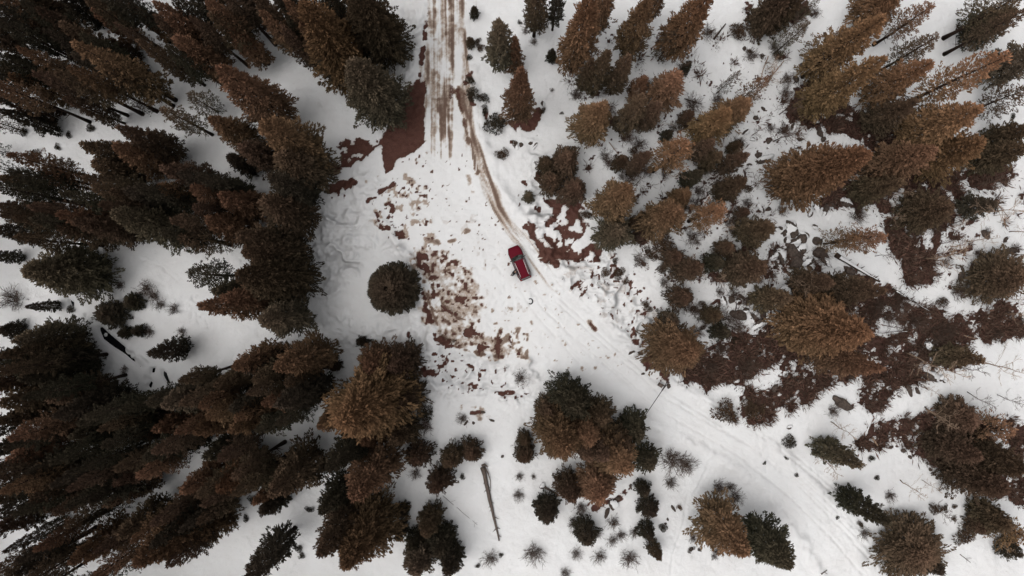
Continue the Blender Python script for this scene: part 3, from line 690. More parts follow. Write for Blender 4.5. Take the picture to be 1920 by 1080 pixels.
# (top x, top y, W, base (x, y) or height in m, colour, kind: n narrow/m/w chosen by size unless 's' sparse, 'r' round)
T = [
 # upper left forest
 (245,10,40,(322,95),'b',''),(290,6,66,(436,100),'b',''),(328,68,48,(425,172),'b',''),(260,78,38,(385,160),'d',''),(137,80,58,(325,195),'b',''),
 (115,45,44,(253,118),'d',''),(175,18,40,(270,78),'b',''),(217,45,28,(362,122),'d','s'),(208,75,28,(262,110),'d',''),(18,140,42,(140,182),'b',''),
 (58,42,44,(165,102),'d',''),(117,182,32,(237,222),'d',''),(-10,180,40,(102,226),'d',''),(-60,212,36,(52,236),'d','s'),(95,115,34,(215,180),'d','s'),
 (15,105,36,(132,152),'k',''),(-15,-20,56,(110,62),'b',''),(70,-5,36,(130,42),'d',''),(105,-22,56,(192,45),'k',''),(-30,50,36,(65,102),'k','s'),
 (-30,112,40,(62,150),'k',''),(385,-22,60,(465,72),'d',''),(428,50,46,(492,132),'b',''),(410,126,88,(550,212),'b',''),(355,178,46,(406,216),'g','s'),
 (305,205,46,(402,248),'d','s'),(394,222,60,(478,272),'b',''),(220,238,60,(345,292),'d',''),(205,168,24,(285,230),'d','s'),(345,-25,40,(410,45),'k',''),
 (40,-15,40,(120,70),'d',''),(150,-18,40,(225,55),'d',''),(200,100,36,(268,150),'k',''),(60,75,36,(160,125),'k','s'),(-5,205,36,(110,240),'k',''),
 # left of the upper road
 (565,3,112,(668,150),'o',''),(655,-45,104,(740,95),'d',''),(480,-5,48,(560,112),'d',''),(532,52,34,(602,138),'d',''),(505,-35,46,(568,60),'k',''),
 (658,115,104,(706,220),'g',''),(492,228,92,(598,310),'b',''),(524,290,90,(604,342),'d',''),(590,75,50,(640,150),'k',''),(445,-30,44,(520,60),'d',''),
 # left forest, upper middle
 (212,272,62,(330,322),'b',''),(150,268,50,(262,332),'d',''),(172,305,54,(272,348),'d',''),(80,325,56,(206,366),'b','s'),(305,315,52,(422,352),'d',''),
 (320,370,42,(412,396),'k','s'),(207,358,46,(350,388),'d',''),(210,400,84,(368,424),'g',''),(167,383,42,(232,402),'d',''),(20,360,30,(162,387),'d','s'),
 (-8,384,44,(106,410),'d',''),(0,402,44,(130,420),'k',''),(-5,332,40,(78,352),'d',''),(103,425,60,(235,462),'d',''),(135,413,64,(276,470),'d',''),
 (-20,430,42,(68,452),'k',''),(-45,478,26,(40,487),'k',''),(42,508,104,(185,534),'g',''),(-60,268,26,(22,288),'k','s'),(-50,300,24,(80,325),'k','s'),
 (412,365,62,(500,392),'b',''),(388,412,62,(480,432),'b',''),(337,445,56,(432,466),'d','s'),(355,512,54,(452,520),'k','s'),(494,376,90,(574,412),'d',''),
 (452,275,52,(520,318),'d',''),(430,295,40,(475,320),'k',''),(446,440,80,(552,468),'d',''),(440,515,98,(566,520),'d',''),(456,472,88,(556,488),'d',''),
 (372,574,52,(505,562),'b',''),(416,562,54,(520,550),'b',''),(490,602,80,(568,582),'g',''),(400,545,50,(480,545),'k',''),(405,345,50,(480,370),'k',''),
 (506,330,70,(594,372),'k',''),
 # around the stream
 (48,575,22,(112,572),'k',''),(186,590,60,4.0,'k',''),(235,568,40,3.0,'k',''),(222,625,26,2.5,'k',''),(248,622,26,2.5,'k',''),(275,664,40,(345,638),'k',''),(0,620,40,4,'k',''),
 # left edge, below the stream
 (25,640,70,(160,602),'g',''),(0,668,60,(172,642),'d',''),(38,712,62,(188,682),'k',''),(-30,722,60,(130,684),'d',''),(98,782,66,(255,745),'k',''),
 (90,748,56,(215,705),'d',''),(3,757,70,(152,712),'d',''),(0,792,60,(142,752),'d',''),(-40,680,60,(100,640),'k',''),(60,680,60,(180,640),'k',''),
 (302,762,74,(402,692),'g',''),(318,750,40,(390,700),'b',''),(402,722,60,(475,665),'d',''),(438,688,62,(535,640),'b',''),(230,802,50,(300,755),'d',''),
 (285,808,50,(370,770),'b',''),(360,812,60,(450,766),'b',''),(428,810,62,(512,750),'b',''),(518,692,78,(610,630),'b',''),(450,690,60,(530,640),'k',''),
 (520,762,60,(612,702),'k',''),(540,758,46,(600,715),'b',''),(618,690,26,4,'d',''),(150,830,44,(240,780),'k',''),(60,820,50,(180,770),'d',''),
 # lower left
 (18,860,56,(160,842),'b',''),(-30,852,44,(78,816),'k',''),(48,920,62,(190,850),'b',''),(-20,942,62,(90,902),'d',''),(76,960,42,(160,905),'d',''),
 (210,910,48,(322,862),'d',''),(300,868,34,(384,856),'k','s'),(130,820,44,(250,802),'k',''),(250,822,46,(332,790),'d',''),(306,850,42,(392,825),'k',''),
 (5,1036,28,(130,975),'g',''),(50,1082,36,(174,988),'d','s'),(118,1062,66,(258,990),'b',''),(212,1012,52,(332,950),'d',''),(250,1062,108,(425,945),'b',''),
 (338,922,48,(435,855),'b',''),(405,920,74,(500,862),'o',''),(475,945,44,(530,900),'b',''),(118,992,38,(232,932),'d','s'),(150,985,32,(243,944),'k','s'),
 (190,1088,40,(260,1035),'k','s'),(-20,1000,50,(80,940),'d',''),(160,905,60,(270,855),'k',''),(-10,880,50,(100,850),'d',''),(380,860,50,(450,820),'k',''),(190,950,46,(290,900),'d',''),
 (458,1095,58,(545,985),'k',''),(488,962,52,(545,935),'k',''),(505,930,84,(605,860),'d',''),(480,910,40,(540,870),'b',''),
 (614,882,64,(700,820),'k',''),(660,938,88,(735,856),'b',''),(775,866,58,6,'d',''),(597,1042,80,(672,940),'d',''),(645,1066,108,(715,960),'b',''),(600,965,60,(670,900),'k',''),
 (750,968,30,4,'k',''),(815,922,52,8,'d',''),(882,858,50,5,'d',''),(842,870,50,6,'d',''),(795,1004,56,9,'d',''),(822,1042,52,9,'k',''),(775,1075,70,9,'g',''),(838,1078,56,9,'k',''),(745,1012,34,5,'k',''),(770,1030,36,6,'k',''),
 # the big group left of the lower clearing
 (640,792,150,(722,722),'o',''),(688,690,80,12,'b',''),(735,690,76,12,'d',''),(752,760,70,10,'d',''),(595,802,60,(655,755),'b',''),(735,828,70,11,'d',''),(680,830,66,12,'b',''),
 (672,643,24,3.0,'k',''),(724,541,106,9.0,'g','r'),
 # group by the gate
 (1060,846,96,(1045,792),'b',''),(1084,765,90,12,'k',''),(1108,828,66,14,'b',''),(1136,862,44,13,'d',''),(1106,862,44,13,'d',''),(1172,882,82,(1146,822),'b',''),(1200,818,62,9,'k',''),(1178,842,56,11,'d',''),(1072,938,54,10,'d',''),(1128,936,76,(1108,880),'b',''),(1030,780,60,7,'d',''),(1130,790,70,10,'d',''),
 (1222,874,48,7,'k',''),(1212,925,34,4,'k',''),(1225,965,42,5,'k',''),(1222,1010,36,5,'k',''),(1237,1048,32,5,'d',''),(985,832,34,4,'d',''),(985,862,42,5,'d',''),(1027,975,58,7,'k',''),(1104,1016,52,6,'k',''),
 (1402,1040,90,(1322,958),'b',''),(1484,1066,90,(1424,970),'k',''),
 # right of the upper road
 (936,40,50,(942,128),'g',''),(966,72,36,(968,132),'b',''),(978,128,62,(982,222),'b',''),(888,14,20,3,'k',''),(880,72,20,3,'d',''),(1010,-35,42,(1020,72),'d',''),(1051,-42,28,(1043,60),'k',''),
 (1106,-12,72,(1080,138),'o',''),(1142,-22,46,(1120,70),'b',''),(1036,96,22,4,'k',''),(1216,-2,62,(1172,106),'b',''),(1250,-32,32,(1226,50),'b',''),(1332,-14,74,(1268,116),'o',''),(1268,60,32,(1235,118),'g','s'),
 (1111,112,32,(1094,172),'d',''),(1140,98,38,(1120,182),'d',''),(1178,108,40,(1146,178),'d',''),(1210,146,34,(1186,184),'b',''),(1272,140,58,(1236,200),'b',''),(1293,118,22,4,'k',''),
 (1128,198,74,(1112,262),'b',''),(1206,180,42,(1176,258),'d',''),(1236,194,42,(1216,252),'d',''),(1298,212,34,5,'d',''),(1258,246,26,4,'k',''),(1366,206,62,(1322,272),'o',''),(1402,190,52,(1350,246),'b',''),(1436,148,36,(1398,216),'b','s'),(1386,134,22,(1344,178),'g','s'),(1484,-22,64,(1405,40),'d',''),
 (1503,-12,56,(1448,52),'d',''),(1536,-2,22,(1490,50),'g','s'),(1515,44,38,(1465,118),'g','s'),(1702,-32,78,(1605,45),'o',''),(1742,14,48,(1640,95),'b','s'),(1656,34,80,(1522,172),'o',''),(1660,108,74,(1505,215),'o',''),
 (1754,70,48,(1645,150),'d','s'),(1746,118,68,(1628,222),'o',''),(1882,108,76,(1672,216),'o','s'),(1838,204,92,(1690,285),'o',''),(1902,20,64,(1830,100),'k',''),(1930,-22,64,(1752,46),'d','s'),(1925,18,54,(1762,88),'d','s'),
 (1990,80,72,(1860,172),'g',''),(1930,165,56,(1842,212),'d','s'),(1935,240,60,(1850,282),'d',''),(1590,60,60,(1530,130),'b','s'),(1720,190,60,(1620,240),'d',''),
 (1626,288,108,(1470,366),'o',''),(1752,278,84,(1632,326),'b',''),(1836,268,92,(1728,316),'o',''),(1922,278,76,(1830,316),'d',''),(1780,388,80,(1705,402),'d',''),(1655,442,54,(1562,468),'b','s'),(1866,380,42,(1802,395),'k',''),(1918,522,104,(1840,528),'d',''),
 (1690,340,60,(1610,360),'d',''),(1610,448,46,(1545,465),'b','s'),
 # right, near the clearing
 (1064,292,66,8,'d',''),(1082,348,60,8,'d',''),(1035,335,50,6,'d',''),(992,366,26,3,'g',''),(1178,352,76,(1138,398),'b',''),(1170,296,34,6,'d',''),(1216,286,32,(1192,345),'d',''),(1287,268,64,(1245,345),'o','s'),(1272,392,76,(1230,438),'b',''),(1290,362,42,7,'b',''),
 (1160,432,72,9,'g',''),(1352,392,58,(1302,440),'o','s'),(1398,290,38,(1356,334),'d',''),(1396,338,52,(1354,380),'d',''),(1352,288,34,(1325,324),'d',''),(1317,320,32,(1287,350),'k',''),(1336,264,42,(1305,300),'d',''),(1402,396,30,4,'d',''),(1370,463,38,5,'d',''),(1352,492,42,5,'k',''),
 (1446,424,60,(1396,462),'d',''),(1432,502,72,(1372,518),'d',''),(1274,480,44,6,'d',''),(1312,500,58,(1276,522),'d',''),(1385,272,28,4,'d',''),(1025,300,40,5,'d',''),(1198,415,34,4,'d',''),
 (1290,558,54,6,'d',''),(1264,606,48,6,'g',''),(1300,662,100,(1248,640),'b',''),(1346,592,40,5,'d',''),(1362,624,40,5,'k',''),
 (1628,626,124,(1490,604),'o',''),(1655,692,66,(1520,662),'b',''),(1662,545,62,(1540,545),'d',''),(1480,560,50,(1420,555),'d',''),(1842,676,44,(1755,668),'d',''),(1560,530,60,(1490,530),'d',''),
 (1832,792,78,(1780,758),'d',''),(1900,812,70,(1832,772),'b','s'),(1612,872,54,(1532,840),'g',''),(1668,980,56,(1570,940),'k',''),(1736,1047,130,6,'d',''),(1765,1070,50,5,'k',''),
 (1885,918,84,(1790,852),'d',''),(1925,882,84,(1815,815),'d',''),(1892,985,64,(1820,962),'d',''),(1930,1010,60,(1850,985),'o','s'),(1845,990,44,3,'d',''),(1840,858,72,(1750,820),'d',''),(1912,1040,40,4,'k',''),
]
# low round evergreens (x, y, W, colour)
BUSHES = [(205,178,24,'k'),(168,240,14,'k'),(43,248,15,'k'),(125,252,12,'k'),(58,290,24,'k'),(104,277,14,'k'),(95,312,20,'k'),(131,580,14,'k'),
 (898,90,14,'d'),(883,152,16,'k'),(886,178,26,'k'),(903,182,24,'k'),(909,207,18,'k'),(927,232,36,'k'),(944,226,18,'k'),(941,290,22,'d'),(965,268,12,'d'),(1019,208,14,'d'),
 (1219,477,26,'d'),(1241,505,17,'d'),(1135,515,16,'d'),(1160,512,20,'d'),(1172,527,14,'d'),(1152,491,13,'d'),(1100,402,26,'d'),(1382,275,24,'d'),(1240,452,40,'d'),
 (1211,572,14,'d'),(1218,580,10,'d'),(1380,636,16,'k'),(1318,614,16,'d'),(1316,570,14,'d'),(1365,770,40,'d'),(1410,770,36,'d'),
 (1480,829,24,'k'),(1756,957,24,'d'),(1770,952,14,'d'),(1786,948,10,'d'),(1784,972,10,'d'),(1632,858,11,'k'),(1643,895,9,'k'),(1523,846,10,'k'),(1612,982,14,'d'),(1570,970,8,'k'),(1893,1000,30,'d'),(1810,1003,36,'d'),
 (560,1030,12,'k'),(567,1042,12,'k'),(578,958,15,'k'),(458,975,14,'k'),(475,940,18,'k'),(866,895,10,'k'),(796,776,28,'k'),(693,640,11,'k'),(1296,1031,13,'d'),(1312,1032,8,'d'),(1195,955,15,'k'),(1275,952,10,'b'),(1244,990,14,'k'),
 (1858,385,20,'k'),(1905,217,11,'k'),(1767,566,22,'d'),(1395,505,18,'k'),(1325,498,14,'d'),(1402,355,14,'d'),(1190,285,16,'d'),(1180,240,14,'d'),(1322,240,16,'d'),(975,45,10,'k'),(895,78,13,'d'),(880,108,10,'k'),
 (1380,60,30,'d'),(1405,96,10,'d'),(1428,106,10,'d'),(1052,212,8,'d'),(1460,105,16,'d'),(1372,350,16,'d'),(940,1040,8,'k'),(896,1062,9,'k'),(1005,800,8,'k'),(1435,868,8,'k'),(1472,858,8,'k'),(1494,891,8,'k')]
# leafless shrubs (x, y, W)
SHRUBS = [(285,555,30),(322,580,26),(298,572,26),(280,622,24),(338,622,20),(232,692,16),(230,700,12),(270,540,36),(222,535,22),(20,560,50),(975,710,32),(866,788,26),(795,800,40),(778,890,26),(920,1050,34),(973,930,26),(974,895,20),(1002,1040,46),
 (1262,862,56),(1285,870,44),(1258,905,30),(1350,915,34),(1380,935,34),(1180,1050,40),(1150,980,30),(1190,1000,26),(1125,1045,30),(1080,985,34),(1090,955,30),(1165,1005,24),(1340,1000,22),(1300,1010,22),(1345,1035,18),(1060,1075,26),(1080,1040,26),(1320,590,44),(1300,580,30),(1285,575,30),
 (1410,105,30),(1330,60,34),(1475,150,30),(1470,245,30),(1390,190,26),(1300,445,40),(1400,380,24),(1200,490,30),(1245,530,26),(1540,480,40),(1610,405,36),(1510,535,44),(1720,430,40),(1800,545,40),(1650,575,40),(1690,570,44),(1720,605,44),(1760,630,46),(1780,620,40),(1730,650,36),(1600,700,36),(1400,690,40),(1330,690,40),(1560,830,30),(1620,1000,24),(1670,930,26),(1770,900,20),(1870,630,30),(1850,560,34),(1560,770,28),(1120,1000,24),(1340,1045,16),(1000,895,12),
 (1035,170,10),(1000,80,18),(985,60,16),(850,640,10),(1018,50,24),(1345,950,26),(1372,915,24),(1445,240,22),(1530,215,26),(1880,480,30),(1830,520,26),(1465,395,26),(1610,395,20)]
# bare pale saplings: more of the dark ones are added below
# (foot x, y, top x, top y, kind)
BIRCH = [(1808,397,1925,394,'pale'),(1732,483,1835,466,'pale'),(1810,452,1875,446,'pale'),(1890,435,1960,432,'pale'),(1664,369,1705,362,'pale'),(1657,408,1700,406,'pale'),(1815,350,1890,346,'dark'),(1780,462,1830,452,'pale'),(1830,675,1925,702,'pale'),(1695,660,1815,708,'pale'),(1612,755,1655,778,'dark'),(1732,762,1798,805,'pale'),(1555,790,1600,818,'pale'),(1520,842,1560,890,'pale'),(1688,900,1740,936,'pale'),(1728,900,1765,922,'pale'),(1780,425,1820,415,'pale'),(1850,1000,1900,1035,'pale'),(1480,535,1530,535,'pale'),(1815,735,1870,765,'dark'),(1880,590,1930,586,'pale'),(1700,560,1750,575,'dark'),(1560,585,1600,590,'pale'),(1740,945,1790,975,'dark'),(1460,215,1500,180,'dark'),(1432,160,1465,115,'pale'),(1450,265,1500,235,'dark'),(1725,720,1760,740,'pale'),(1895,560,1940,560,'pale'),(1000,60,1005,20,'dark'),(1300,425,1335,400,'pale'),(1268,330,1290,300,'pale'),(1230,235,1240,205,'pale'),(1870,740,1925,760,'dark'),(1640,480,1680,470,'dark')]
# boulders (x, y, W)
ROCKS = [(1452,430,12),(1462,428,10),(1478,424,18),(1488,422,12),(1486,437,22),(1472,437,12),(1466,437,8),(1500,448,20),(1508,440,12),(1526,426,14),(1529,452,16),(1538,453,8),(1472,452,16),(1480,456,14),(1492,452,18),(1500,468,26),(1484,474,26),(1462,482,24),(1448,478,22),(1492,490,26),(1512,492,22),(1518,500,18),(1540,476,24),(1546,490,18),(1548,512,22),(1556,518,20),(1570,515,30),(1560,508,16),(1484,502,10),(1491,511,9),(1460,498,10),(1453,494,10),(1474,540,30),(1430,560,14),(1448,552,14),(1580,520,22),(1440,545,12),(1590,508,20),(1520,30,8),
 (1355,566,18),(1370,562,12),(1382,563,12),(1368,558,8),(1385,590,22),(1398,582,16),(1414,590,18),(1428,588,14),(1400,570,12),(1420,606,16),(1408,556,14),(1345,600,10),(1388,556,8),
 (1542,285,14),(1486,240,16),(1538,245,16),(1542,262,14),(1500,260,16),(1495,275,10),(1560,385,14),(1585,380,18),(1530,388,16),(1548,392,18),(1600,395,12),(1430,300,22),(1420,292,16),(1404,312,10),(1425,392,14),(1438,392,12),(1518,400,12),(1545,400,12),
 (1490,150,14),(1488,135,10),(1500,108,12),(1502,128,14),(1545,68,8),(1395,92,9),(1440,265,10),(1396,250,12),(1410,262,10),(1416,222,10),(1430,205,8),
 (968,275,10),(977,272,9),(1004,272,10),(1018,195,10),(995,268,8),
 (1745,706,26),(1763,710,14),(1700,730,16),(1718,730,12),(1740,648,22),(1752,640,16),(1738,690,16),(1770,715,10),(1575,755,26),(1590,660,10),(1554,762,10),(1450,725,12),(1478,800,10),(1670,838,9),(1694,845,8),(1707,857,8),(1742,879,8),(1800,515,16),(1796,508,12),(1885,450,14),(1895,470,14),(1905,480,12),(1908,470,8),
 (1845,440,14),(1880,420,10),(1870,790,10),(1245,700,10),(1205,700,8),(1185,662,10),(1200,662,10),(1218,690,8),(1150,948,16),(1138,960,16),(1185,912,12),(1158,935,8),(1150,983,6),(1018,912,12),(1262,953,8),(1252,974,6),(1248,982,5),
 (873,795,7),(888,794,7),(905,774,7),(922,789,7),(942,856,7),(1252,722,9)]

ANCH = [(70,40,'in the upper left corner'),(230,55,'along the top of the left forest'),(60,160,'at the upper left edge'),(200,160,'deep in the upper left forest'),(370,110,'among the upper tall trunks'),(450,60,'at the top edge left of the road'),(590,90,'in the roadside stand'),(700,190,'beside the red soil patch by the road'),(500,260,'on the forest edge facing the clearing'),(330,240,'left of the road'),
 (240,310,'above the pale forest gap'),(100,350,'on the middle left edge'),(370,370,'inside the forest wall'),(280,430,'above the snowy hollow'),(60,450,'at the left edge above the stream'),(130,520,'in the snow above the stream'),(500,430,'on the dark forest wall beside the clearing'),(490,560,'at the tip of the forest wall'),
 (250,600,'on the snow beside the stream'),(315,650,'near the lower end of the stream'),(90,640,'left of the stream bank'),(110,720,'in the dense block below the stream'),(360,730,'on the slope right of the stream'),(490,690,'left of the big rust brown tree'),(270,800,'low beside the stream'),(80,860,'at the lower left edge'),(100,1000,'in the lower left corner'),(300,1010,'at the bottom of the left forest'),(280,880,'amid the lower left forest'),(440,880,'left of the lower snow gap'),(500,1020,'beside the snow gap at the bottom'),(580,890,'below the big rust brown tree'),(700,760,'in the large lower clump'),(670,990,'in the clump at the bottom edge'),(830,880,'near the fallen grey log'),(800,1030,'at the bottom left of the fallen log'),
 (732,540,'alone on the clearing'),(1100,830,'in the round clump by the gate'),(1225,960,'right of the round clump'),(1020,900,'on the snow left of the round clump'),(1100,1010,'on the snow below the round clump'),(1400,1010,'at the bottom beside the lower road'),
 (890,60,'along the upper road edge'),(900,200,'on the bank beside the muddy track'),(960,110,'by the snow bank right of the upper road'),(1040,40,'at the top right of the road'),(1130,130,'in the slim top row'),(1240,60,'at the top edge right of centre'),(1240,210,'in the thicket right of the upper road'),(1350,200,'beside the open snow slope'),(1420,40,'at the top beside the dark brush'),(1480,120,'on the stony slope at the top'),(1600,110,'in the upper right stand'),(1740,100,'in the open upper stand'),(1870,60,'in the upper right corner'),(1860,200,'on the right edge of the upper stand'),(1540,330,'below the upper right stand'),(1720,310,'above the red brown brush'),(1860,320,'at the right edge above the brush'),
 (1050,340,'by the red soil near the car'),(1150,380,'on the snow right of the car'),(1250,320,'in the middle thicket'),(1270,460,'below the middle thicket'),(1360,330,'on the pale slope'),(1380,450,'on the snow left of the boulders'),(1480,470,'among the boulders'),(1600,470,'near the snow dusted log'),(1720,430,'in the red brown brush'),(1830,440,'among the pale birches at right'),(1880,530,'at the right edge below the birches'),(1160,510,'on the broken snow beside the car'),(1270,610,'above the gate'),(1380,590,'among the stones above the brush'),(1540,600,'in the middle of the brush'),(1700,620,'beside the fallen stems'),(1370,720,'in the brush near the gate'),(1600,720,'on the lower edge of the brush'),(1760,700,'right of the fallen stems'),(1830,780,'above the olive stand at right'),(1560,850,'on the snow right of the lower road'),(1700,880,'on the snow edge below the brush'),(1880,880,'in the right edge stand'),(1610,960,'beside the lower road'),(1720,1030,'at the bottom edge right of the road'),(1860,980,'in the lower right corner'),(1340,780,'by the far side of the gate'),(900,780,'on the lumpy snow below the clearing')]
ORD = ['', 'second', 'third', 'fourth', 'fifth', 'sixth', 'seventh', 'eighth', 'ninth', 'tenth', 'eleventh', 'twelfth', 'thirteenth', 'fourteenth', 'fifteenth']
def zone_of(x, y):
    x = min(max(x, 0), 1920); y = min(max(y, 0), 1080)
    return min(range(len(ANCH)), key=lambda i: (ANCH[i][0] - x) ** 2 + (ANCH[i][1] - y) ** 2)
def name_all(entries):
    """entries: (object, x, y, wording); ones that read alike in one place are told apart by their order from the left"""
    groups = {}
    for o, x, y, wd in entries: groups.setdefault((zone_of(x, y), wd), []).append((x, y, o))
    for (z, wd), L in groups.items():
        L.sort(key=lambda a: a[0])
        for i, (x, y, o) in enumerate(L):
            o['label'] = f'{wd} {ANCH[z][2]}' + ('' if len(L) == 1 else f', leftmost' if i == 0 else f', {ORD[i] if i < 15 else str(i + 1) + "th"} from left')

def plant_tree(e, i):
    ax, ay, W, bs, c, kd = e
    dx, dy = ax - 960, ay - 540; ra = math.hypot(dx, dy)
    if isinstance(bs, tuple):
        rb = ((bs[0] - 960) * dx + (bs[1] - 540) * dy) / ra
        h = H * (1 - rb / ra) if ra > 0 else 10
        h = min(max(h, 2.5), 24.0)
    else: h = float(bs)
    R_ = W / 2 / F * (H - .3 * h)
    x, y = px(ax, ay, h)
    if kd == 'r': key = 'round'
    elif kd == 'p': key = 'tall_pine'
    elif kd == 's': key = 'tall_sparse' if h > 12 else 'mid_sparse'
    elif h > 12: key = 'tall_narrow' if R_ < 2.05 else 'tall_mid' if R_ < 3.2 else 'tall_wide'
    elif h > 6: key = 'mid_narrow' if R_ < 1.75 else 'mid' if R_ < 2.8 else 'mid_wide'
    elif R_ / h > .62: key = 'mid_wide'
    else: key = 'small'
    ph, pr, cm, tm = PROTO[key][i % len(PROTO[key])]
    sp = 'round_conifer' if kd == 'r' else 'pine_tree' if kd in 'sp' and kd else 'spruce_tree'
    root = bpy.data.objects.new(sp, None); root.empty_display_size = .5; col.objects.link(root)
    root.location = (x, y, z_at(x, y) - .02)
    root.rotation_euler = (0, 0, (i * 2.399) % (2 * pi))
    root.scale = (R_ / pr, R_ / pr, h / ph)
    v = 1 + .13 * math.sin(i * 12.9)
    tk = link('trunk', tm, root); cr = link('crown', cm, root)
    b_ = COLS[c]; v *= 1.02 + .36 * float(sstep(820, 1250, ax)); cr.color = (b_[0] * v, b_[1] * v * (1 + .05 * math.sin(i * 5.1)), b_[2] * v, 1)  # crown colour brightened towards the right, in place of stronger light there
    size = 'tall' if h > 14 else 'medium' if h > 6.5 else 'small'
    kw = 'sparse pine' if kd == 's' else 'bare-stemmed pine' if kd == 'p' else 'spruce'
    bulk = 'broad' if R_ > 3.0 else 'slim' if R_ < 1.5 else ''
    tag(root, 'x', 'tree', 'pines of the forest' if kd in ('s', 'p') else 'spruces of the forest')
    base = ((x / (H / F)) + 960, 540 - y / (H / F))
    return root, (ax + base[0]) / 2, (ay + base[1]) / 2, ' '.join(a for a in ((CNAME[c], kw) if kd == 'p' else (size, bulk, CNAME[c], kw)) if a)
# more slender pines filling the left forest, kept off the open snow between the stands
FILL = [[(-120,-120),(-120,200),(0,190),(110,225),(240,215),(0,0),(300,-60)], [(-120,300),(0,290),(0,470),(-120,480)], [(-120,640),(0,620),(0,1080),(-120,1160)], [(0,1040),(240,1040),(200,1160),(-60,1160)], [(0,0),(520,0),(560,60),(430,150),(330,190),(240,215),(110,225),(0,190)], [(0,290),(60,300),(210,340),(400,320),(480,360),(420,480),(330,440),(200,455),(0,470)],
        [(0,610),(150,600),(250,740),(400,690),(560,640),(620,700),(580,800),(610,860),(540,960),(420,1000),(300,1080),(0,1080)], [(480,0),(740,0),(700,100),(600,150),(540,100)]]
GAPS = [[(285,140),(330,125),(405,165),(425,200),(380,210),(300,168)], [(0,225),(110,228),(240,240),(170,285),(100,300),(0,285)], [(540,130),(640,150),(640,260),(590,235)],
        [(235,905),(330,890),(345,940),(270,960)], [(0,985),(120,960),(140,985),(0,1020)], [(180,590),(330,590),(380,680),(270,760)], [(390,800),(440,850),(380,860)], [(540,830),(600,760),(640,700),(640,860)], [(480,870),(600,960),(560,1080),(430,1080)], [(380,480),(330,470),(200,470),(200,560),(400,560)]]
def inside(x, y, P): return float(sd_poly(np.array([float(x)]), np.array([float(y)]), P)[0]) > 0
rs = np.random.default_rng(21); have = [(e[0], e[1]) for e in T]; tries = 0; added = 0
while added < 128 and tries < 9000:
    tries += 1
    ax, ay = rs.uniform(-110, 740), rs.uniform(-70, 1150)
    dx, dy = ax - 960, ay - 540; h = rs.uniform(15, 20); q = 1 - h / H
    pts = [(960 + dx * (1 - (1 - q) * k), 540 + dy * (1 - (1 - q) * k)) for k in (0.05, .3, .55, .8, 1.0)]
    if not any(inside(*pts[1], f) and inside(*pts[3], f) for f in FILL): continue
    if any(inside(*p, g_) for p in pts for g_ in GAPS): continue
    if pts[3][0] < 4 or min((ax - a) ** 2 + (ay - b_) ** 2 for a, b_ in have) < 20 ** 2: continue
    have.append((ax, ay)); T.append((ax, ay, rs.uniform(34, 46), h, 'kdkdb'[added % 5], 'p')); added += 1
ents = []
for i, e in enumerate(T):
    r_ = plant_tree(e, i)
    ents.append(r_)
name_all(ents)
for o, x, y, wd in ents:
    if o.name.startswith('round_conifer'):
        o['label'] = 'round grey-brown conifer standing alone on the snow beside the churned soil'; del o['group']

# unseen rest of the forest past the edges, added to shade the left side
beyond = bpy.data.objects.new('forest', None); col.objects.link(beyond)
tag(beyond, 'dense dark spruce forest beyond the left edge, unseen, added for shade', kind='stuff')
rs = np.random.default_rng(5); out = []
for k in range(4000):
    x, y = rs.uniform(-112, -20), rs.uniform(-78, 78)
    if -76 < x and abs(y) < 44.5: continue
    # a tree whose top would lean into the picture is not planted
    if any((x - a) ** 2 + (y - b_) ** 2 < 3.6 ** 2 for a, b_ in out): continue
    if x > -72 and abs(y) < 44: continue
    out.append((x, y))
for i, (x, y) in enumerate(out):
    ph, pr, cm, tm = PROTO['tall_mid'][i % 3]
    s_ = 1.0 + .2 * sin(i * 3.3)
    for nm, me_ in (('trunk', tm), ('crown', cm)):
        o = link(nm, me_, beyond); o.location = (x, y, -.3); o.rotation_euler = (0, 0, i * 2.4); o.scale = (s_, s_, s_ * 1.08)
        o.color = (*COLS['d'], 1)

ents = []
for i, (x, y, W, c) in enumerate(BUSHES):
    ph, pr, fm, sm = PROTO['bush'][i % 3]
    r_ = W / 2 / 13.8; h = r_ * 1.15
    wx, wy = px(x, y, h * .5)
    root = bpy.data.objects.new('juniper_bush', None); root.empty_display_size = .3; col.objects.link(root)
    root.location = (wx, wy, z_at(wx, wy) - .03); root.rotation_euler = (0, 0, i * 1.7); s = r_ / 1.15
    root.scale = (s, s * (1 + .25 * sin(i)), s * (0.9 + .2 * cos(i * 3)))
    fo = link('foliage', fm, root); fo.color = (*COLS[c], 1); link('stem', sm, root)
    tag(root, 'x', 'bush', 'low evergreen bushes on the snow')
    ents.append((root, x, y, ('tiny ' if W < 13 else 'small ' if W < 22 else 'rounded ') + CNAME[c] + ' bush'))
name_all(ents)
rs = np.random.default_rng(33)
THICK = [[(1060,150),(1240,130),(1420,210),(1400,330),(1440,430),(1330,540),(1200,500),(1110,420),(1120,300)], [(1220,520),(1480,520),(1460,620),(1340,660),(1260,590)], [(1430,0),(1560,0),(1500,210),(1440,200)], [(1740,380),(1910,380),(1910,560),(1790,560)], [(1640,560),(1860,590),(1800,690),(1560,720)], [(970,700),(1000,800),(1020,890),(1000,1080),(1260,1060),(1240,990),(1040,1000),(980,880)]]
n0 = len(SHRUBS)
while len(SHRUBS) < n0 + 70:
    x, y = rs.uniform(960, 1915), rs.uniform(5, 1075)
    if any(inside(x, y, p_) for p_ in THICK) and min((x - a[0]) ** 2 + (y - a[1]) ** 2 for a in SHRUBS) > 14 ** 2: SHRUBS.append((x, y, rs.uniform(16, 38)))
ents = []
